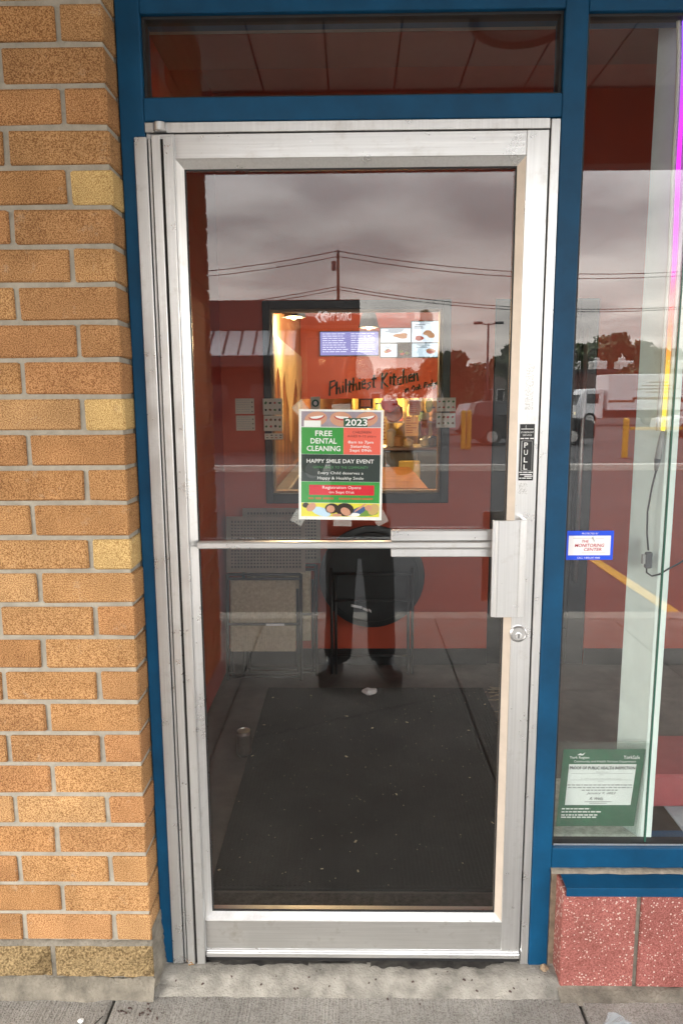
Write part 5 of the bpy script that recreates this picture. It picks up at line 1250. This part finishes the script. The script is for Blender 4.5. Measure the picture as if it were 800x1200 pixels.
tree(520, 402, 46, 44, 'bushy tree between the tall narrow tree and the lamp post', 2, 1300)
tree(545, 425, 70, 60, 'low rounded tree in front of the taupe shop block', 3)
tree(598, 402, 58, 60, 'dark spreading tree beyond the lamp post', 4, 1800)
tree(640, 408, 66, 80, 'broad dark tree at the end of the taupe shop block', 5, 1600)
tree(688, 404, 74, 62, 'rounded tree behind the truck cab and brown shop block', 6, 1800)
tree(722, 392, 72, 84, 'tallest broad crowned tree behind the brown shop block', 7, 2600)
tree(760, 412, 50, 60, 'lighter tree leaning over the cargo body of the truck', 8, 1600)
tree(806, 398, 70, 80, 'large tree at the far end of the brown shop block', 9, 2000)
tree(470, 432, 95, 60, 'distant small tree beside the grey shop block', 10, 900)

# ------------------------------------------------------------------ the photographer, seen only as a reflection
def skin_obj(name, verts, edges, radii, material, parent, root=0, sub=2):
    bm = bmesh.new(); ly = bm.verts.layers.skin.verify(); vs = []
    for i, v in enumerate(verts):
        q = bm.verts.new(v); r_ = radii[i]; q[ly].radius = r_ if isinstance(r_, tuple) else (r_, r_); q[ly].use_root = (i == root); vs.append(q)
    for a_, c_ in edges: bm.edges.new((vs[a_], vs[c_]))
    me = bpy.data.meshes.new(name); bm.to_mesh(me); bm.free(); me.materials.append(material)
    o = bpy.data.objects.new(name, me); COL.objects.link(o); o.parent = parent
    sk = o.modifiers.new('skin', 'SKIN'); sk.use_smooth_shade = True; sk.branch_smoothing = .5
    sb = o.modifiers.new('sub', 'SUBSURF'); sb.levels = sub; sb.render_levels = sub
    return o
PYo = 2.13
per = thing('person', 'person in dark jacket, trousers and black boots holding up a phone, mirrored in the door', 'person', (.03, -PYo, GZ))
def J(px, py, dy=0): v = Q(px, py, PYo-dy); return v-per.location
skinm = mat('skin_tone', (.42, .24, .16), .5, var=.05); jack = mat('jacket_black', (.012, .012, .014), .85, var=.3, scale=12, bump=.3, bscale=40); trou = mat('trouser_dark', (.022, .019, .018), .9, var=.25, scale=10, bump=.3, bscale=30)
boot = mat('boot_leather', (.010, .009, .009), .35, var=.2, scale=20); hairm = mat('hair_dark', (.02, .014, .01), .6, var=.2)
kL, kR, aL, aR = J(398, 715, .03), J(446, 714, .03), J(395, 778), J(447, 777)
hL, hR = Vector((-.085, 0, .86)), Vector((.095, 0, .86))
# body: pelvis, spine, neck, head, arms and legs in one skin
lens = Vector((0, -CAM_D, CAM_H))-per.location
wL, wR = Vector((-.115, .26, lens.z-.10)), Vector((.075, .26, lens.z-.10))
V_ = [(0, 0, .90), (0, 0, 1.12), (0, .0, 1.38), (0, .01, 1.50), (0, .035, 1.56), (0, .02, 1.66), (0, .02, 1.72),
      (-.17, 0, 1.41), (-.25, .05, 1.17), tuple(wL), (.17, 0, 1.41), (.25, .05, 1.17), tuple(wR),
      tuple(hL), tuple(kL), tuple(aL), tuple(hR), tuple(kR), tuple(aR), (0, .118, 1.595)]
E_ = [(0, 1), (1, 2), (2, 3), (3, 4), (4, 5), (5, 6), (2, 7), (7, 8), (8, 9), (2, 10), (10, 11), (11, 12), (0, 13), (13, 14), (14, 15), (0, 16), (16, 17), (17, 18), (4, 19)]
Rd = [(.14, .10), (.13, .09), (.12, .09), .05, (.062, .075), (.078, .092), (.06, .075), .058, .042, .028, .058, .042, .028, .085, .055, .038, .085, .055, .038, .012]
body = skin_obj('body', V_, E_, Rd, skinm, per)
# hands: palm and five fingers closed round the phone edges
for w0, s in ((wL, 1), (wR, -1)):
    vs = [tuple(w0), tuple(w0+Vector((s*.006, .035, .045))), tuple(w0+Vector((s*.004, .055, .075)))]; es = [(0, 1), (1, 2)]; rs = [.026, (.034, .018), (.030, .014)]
    for i in range(4):
        k0 = len(vs); z = .045+.020*i*(.9); l = (.85, 1.0, .95, .75)[i]
        vs += [tuple(w0+Vector((s*.002, .066, z))), tuple(w0+Vector((s*.012, .083, z+.004))), tuple(w0+Vector((s*.034*l, .0865, z+.006))), tuple(w0+Vector((s*.050*l, .080, z+.007)))]
        es += [(2, k0), (k0, k0+1), (k0+1, k0+2), (k0+2, k0+3)]; rs += [.0095, .009, .0085, .007]
    k0 = len(vs); vs += [tuple(w0+Vector((s*.022, .035, .055))), tuple(w0+Vector((s*.040, .052, .085))), tuple(w0+Vector((s*.046, .058, .105)))]; es += [(1, k0), (k0, k0+1), (k0+1, k0+2)]; rs += [.012, .010, .008]
    skin_obj('hand', vs, es, rs, skinm, per, sub=1)
# clothes
jv = [(0, -.005, .70), (0, -.005, .90), (0, 0, 1.15), (0, 0, 1.36), (0, .0, 1.45), (-.175, 0, 1.40), (-.262, .05, 1.16), tuple(wL*.94+Vector((-.25, .05, 1.16))*.06), (.175, 0, 1.40), (.262, .05, 1.16), tuple(wR*.94+Vector((.25, .05, 1.16))*.06)]
skin_obj('jacket', jv, [(0, 1), (1, 2), (2, 3), (3, 4), (3, 5), (5, 6), (6, 7), (3, 8), (8, 9), (9, 10)], [(.185, .13), (.175, .125), (.175, .12), (.155, .11), (.07, .075), .082, .066, .045, .082, .066, .045], jack, per)
mid = lambda a_, c_, t_: tuple(Vector(a_).lerp(Vector(c_), t_))
tv = [(0.005, -.005, .84), tuple(hL+Vector((.0, 0, -.06))), mid(hL, kL, .55), tuple(kL), mid(kL, aL, .55), mid(kL, aL, .84), mid(kL, aL, .93), tuple(hR+Vector((0, 0, -.06))), mid(hR, kR, .55), tuple(kR), mid(kR, aR, .55), mid(kR, aR, .84), mid(kR, aR, .93)]
skin_obj('trousers', tv, [(0, 1), (1, 2), (2, 3), (3, 4), (4, 5), (5, 6), (0, 7), (7, 8), (8, 9), (9, 10), (10, 11), (11, 12)], [(.16, .12), (.092, .105), .096, .084, .086, .088, .060, (.092, .105), .096, .084, .086, .088, .060], trou, per)
for an, toe, s in ((aL, J(379, 806, .17), -1), (aR, J(465, 804, .17), 1)):
    tz = .045
    heel = Vector((an.x, an.y-.035, .04)); tp = Vector((toe.x, an.y+.20, tz))
    bo_ = skin_obj('boot', [tuple(an+Vector((0, -.005, .10))), tuple(an), tuple(heel), mid(an, tp, .45), tuple(tp)], [(0, 1), (1, 2), (1, 3), (3, 4)], [.060, .058, (.050, .044), (.055, .055), (.055, .042)], boot, per)
    sole = MB(); d_ = (tp-heel); d_.z = 0; d_.normalize(); n_ = Vector((-d_.y, d_.x, 0)); pr_ = [(-.035, .030), (.06, .034), (.15, .046), (.22, .042), (.262, .02), (.262, -.02), (.22, -.042), (.15, -.046), (.06, -.034), (-.035, -.030)]
    sole.prism([((heel+d_*u+n_*v).x, (heel+d_*u+n_*v).y) for u, v in pr_], .001, .026, 'z'); sole.build('boot_sole', blackm, per, bevel=.004)
    for k in range(5):
        c_ = an.lerp(tp, .10+.09*k)+Vector((0, 0, .058-.006*k)); MB().tube([c_-n_*.022, c_+Vector((0, .004, .006)), c_+n_*.022], .0028, 5).build('lace', charcoal, per)
bm = bmesh.new(); bmesh.ops.create_uvsphere(bm, u_segments=18, v_segments=12, radius=1)
for v in bm.verts: v.co = Vector((v.co.x*.086, v.co.y*.100+.008-(.0 if v.co.z > .2 else .020), max(v.co.z, -.55)*.105+1.700))
bmesh.ops.delete(bm, geom=[v for v in bm.verts if v.co.y > .075 and v.co.z < 1.70], context='VERTS')
me = bpy.data.meshes.new('hair'); bm.to_mesh(me); bm.free(); me.materials.append(hairm); ho = bpy.data.objects.new('hair', me); COL.objects.link(ho); ho.parent = per
for p_ in me.polygons: p_.use_smooth = True
for s in (-1, 1):
    MB().lathe([(.004, -.010), (.0115, 0), (.004, .010)], (s*.031, .106, 1.645), 10, 'y').build('eye', white_p, per, smooth=True); MB().lathe([(.003, .0), (.0055, .006), (.002, .008)], (s*.031, .108, 1.645), 8, 'y').build('pupil', blackm, per)
    MB().lathe([(.010, -.012), (.026, 0), (.014, .010)], (s*.082, .012, 1.63), 10, 'x').build('ear', skinm, per, smooth=True)
MB().tube([(-.022, .105, 1.565), (0, .111, 1.563), (.022, .105, 1.565)], .005, 6).build('mouth', mat('lip_tone', (.30, .12, .09), .5), per, smooth=True)
# the phone: its lens sits just behind the viewpoint
ph = thing('phone', 'black smartphone held upright by the mirrored person', 'phone', (-.02, -CAM_D-.016, CAM_H-.07))
MB().box(-.036, .036, -.004, .004, -.074, .082).build('case', blackm, ph, bevel=.003); rect('screen', vglass, ph, -.033, .033, -.071, .079, -.0052, .001)
MB().lathe([(.008, .0041), (.008, .0065), (.006, .0066)], (.02, 0, .065), 16, 'y').build('camera_lens', vglass, ph); MB().lathe([(.008, .0041), (.008, .0065), (.006, .0066)], (.02, 0, .043), 16, 'y').build('camera_lens', vglass, ph)

# ------------------------------------------------------------------ small litter at the foot of the door
def on_ground(px, py, z=GZ):
    v = Fv_(px, py); t = (z-CAM_H)/v.z; return (v.x*t, -CAM_D+v.y*t, z)
crumple('pebble', 'rounded tan pebble beside the corner of the pink blocks', 'stone', on_ground(636, 1140, GZ+.012), .014, mat('pebble_tan', (.30, .22, .14), .8, var=.2), 31, .9)
crumple('dead_snail', 'brown shrivelled leaf ball under the hinge guard', 'leaf', on_ground(225, 1130, GZ+.020), .013, leafm, 32, .8).name = 'leaf_ball'
crumple('cigarette_filter', 'tiny white filter stub on the pavement by the brick wall', 'litter', on_ground(95, 1198), .008, paper, 33, .6)
wr = crumple('plastic_wrapper', 'clear and pale blue plastic wrapper on the pavement below the pink blocks', 'wrapper', on_ground(724, 1203), .036, film('wrapper_plastic', (.60, .70, .74), .35, .15), 34, .18)
mulch = mat('mulch', (.06, .035, .03), .9, var=.3)
b = MB(); rnd = random.Random(77)
for i in range(90):
    px, py = (rnd.gauss(150, 16), rnd.gauss(1186, 4)) if i < 20 else ((rnd.uniform(195, 660), rnd.gauss(1150, 12)) if i < 90 else (rnd.gauss(190, 8), rnd.gauss(1155, 7)))
    x_, y_, z_ = on_ground(px, py); l = rnd.uniform(.001, .0045); a_ = rnd.uniform(0, 3); ca, sa = math.cos(a_), math.sin(a_); w_ = l*.5; z_ += .0008
    if y_ > -.10: z_ += .022
    b.hexa([(x_+ca*p*l-sa*q*w_, y_+sa*p*l+ca*q*w_, z_) for p, q in ((-1, -1), (1, -1), (1, 1), (-1, 1))]+[(x_+ca*p*l*.6-sa*q*w_*.6, y_+sa*p*l*.6+ca*q*w_*.6, z_+.003) for p, q in ((-1, -1), (1, -1), (1, 1), (-1, 1))])
tag(b.build('ground_grit', mulch), 'dark grit and bits of bark on the pavement', 'grit', kind='stuff')
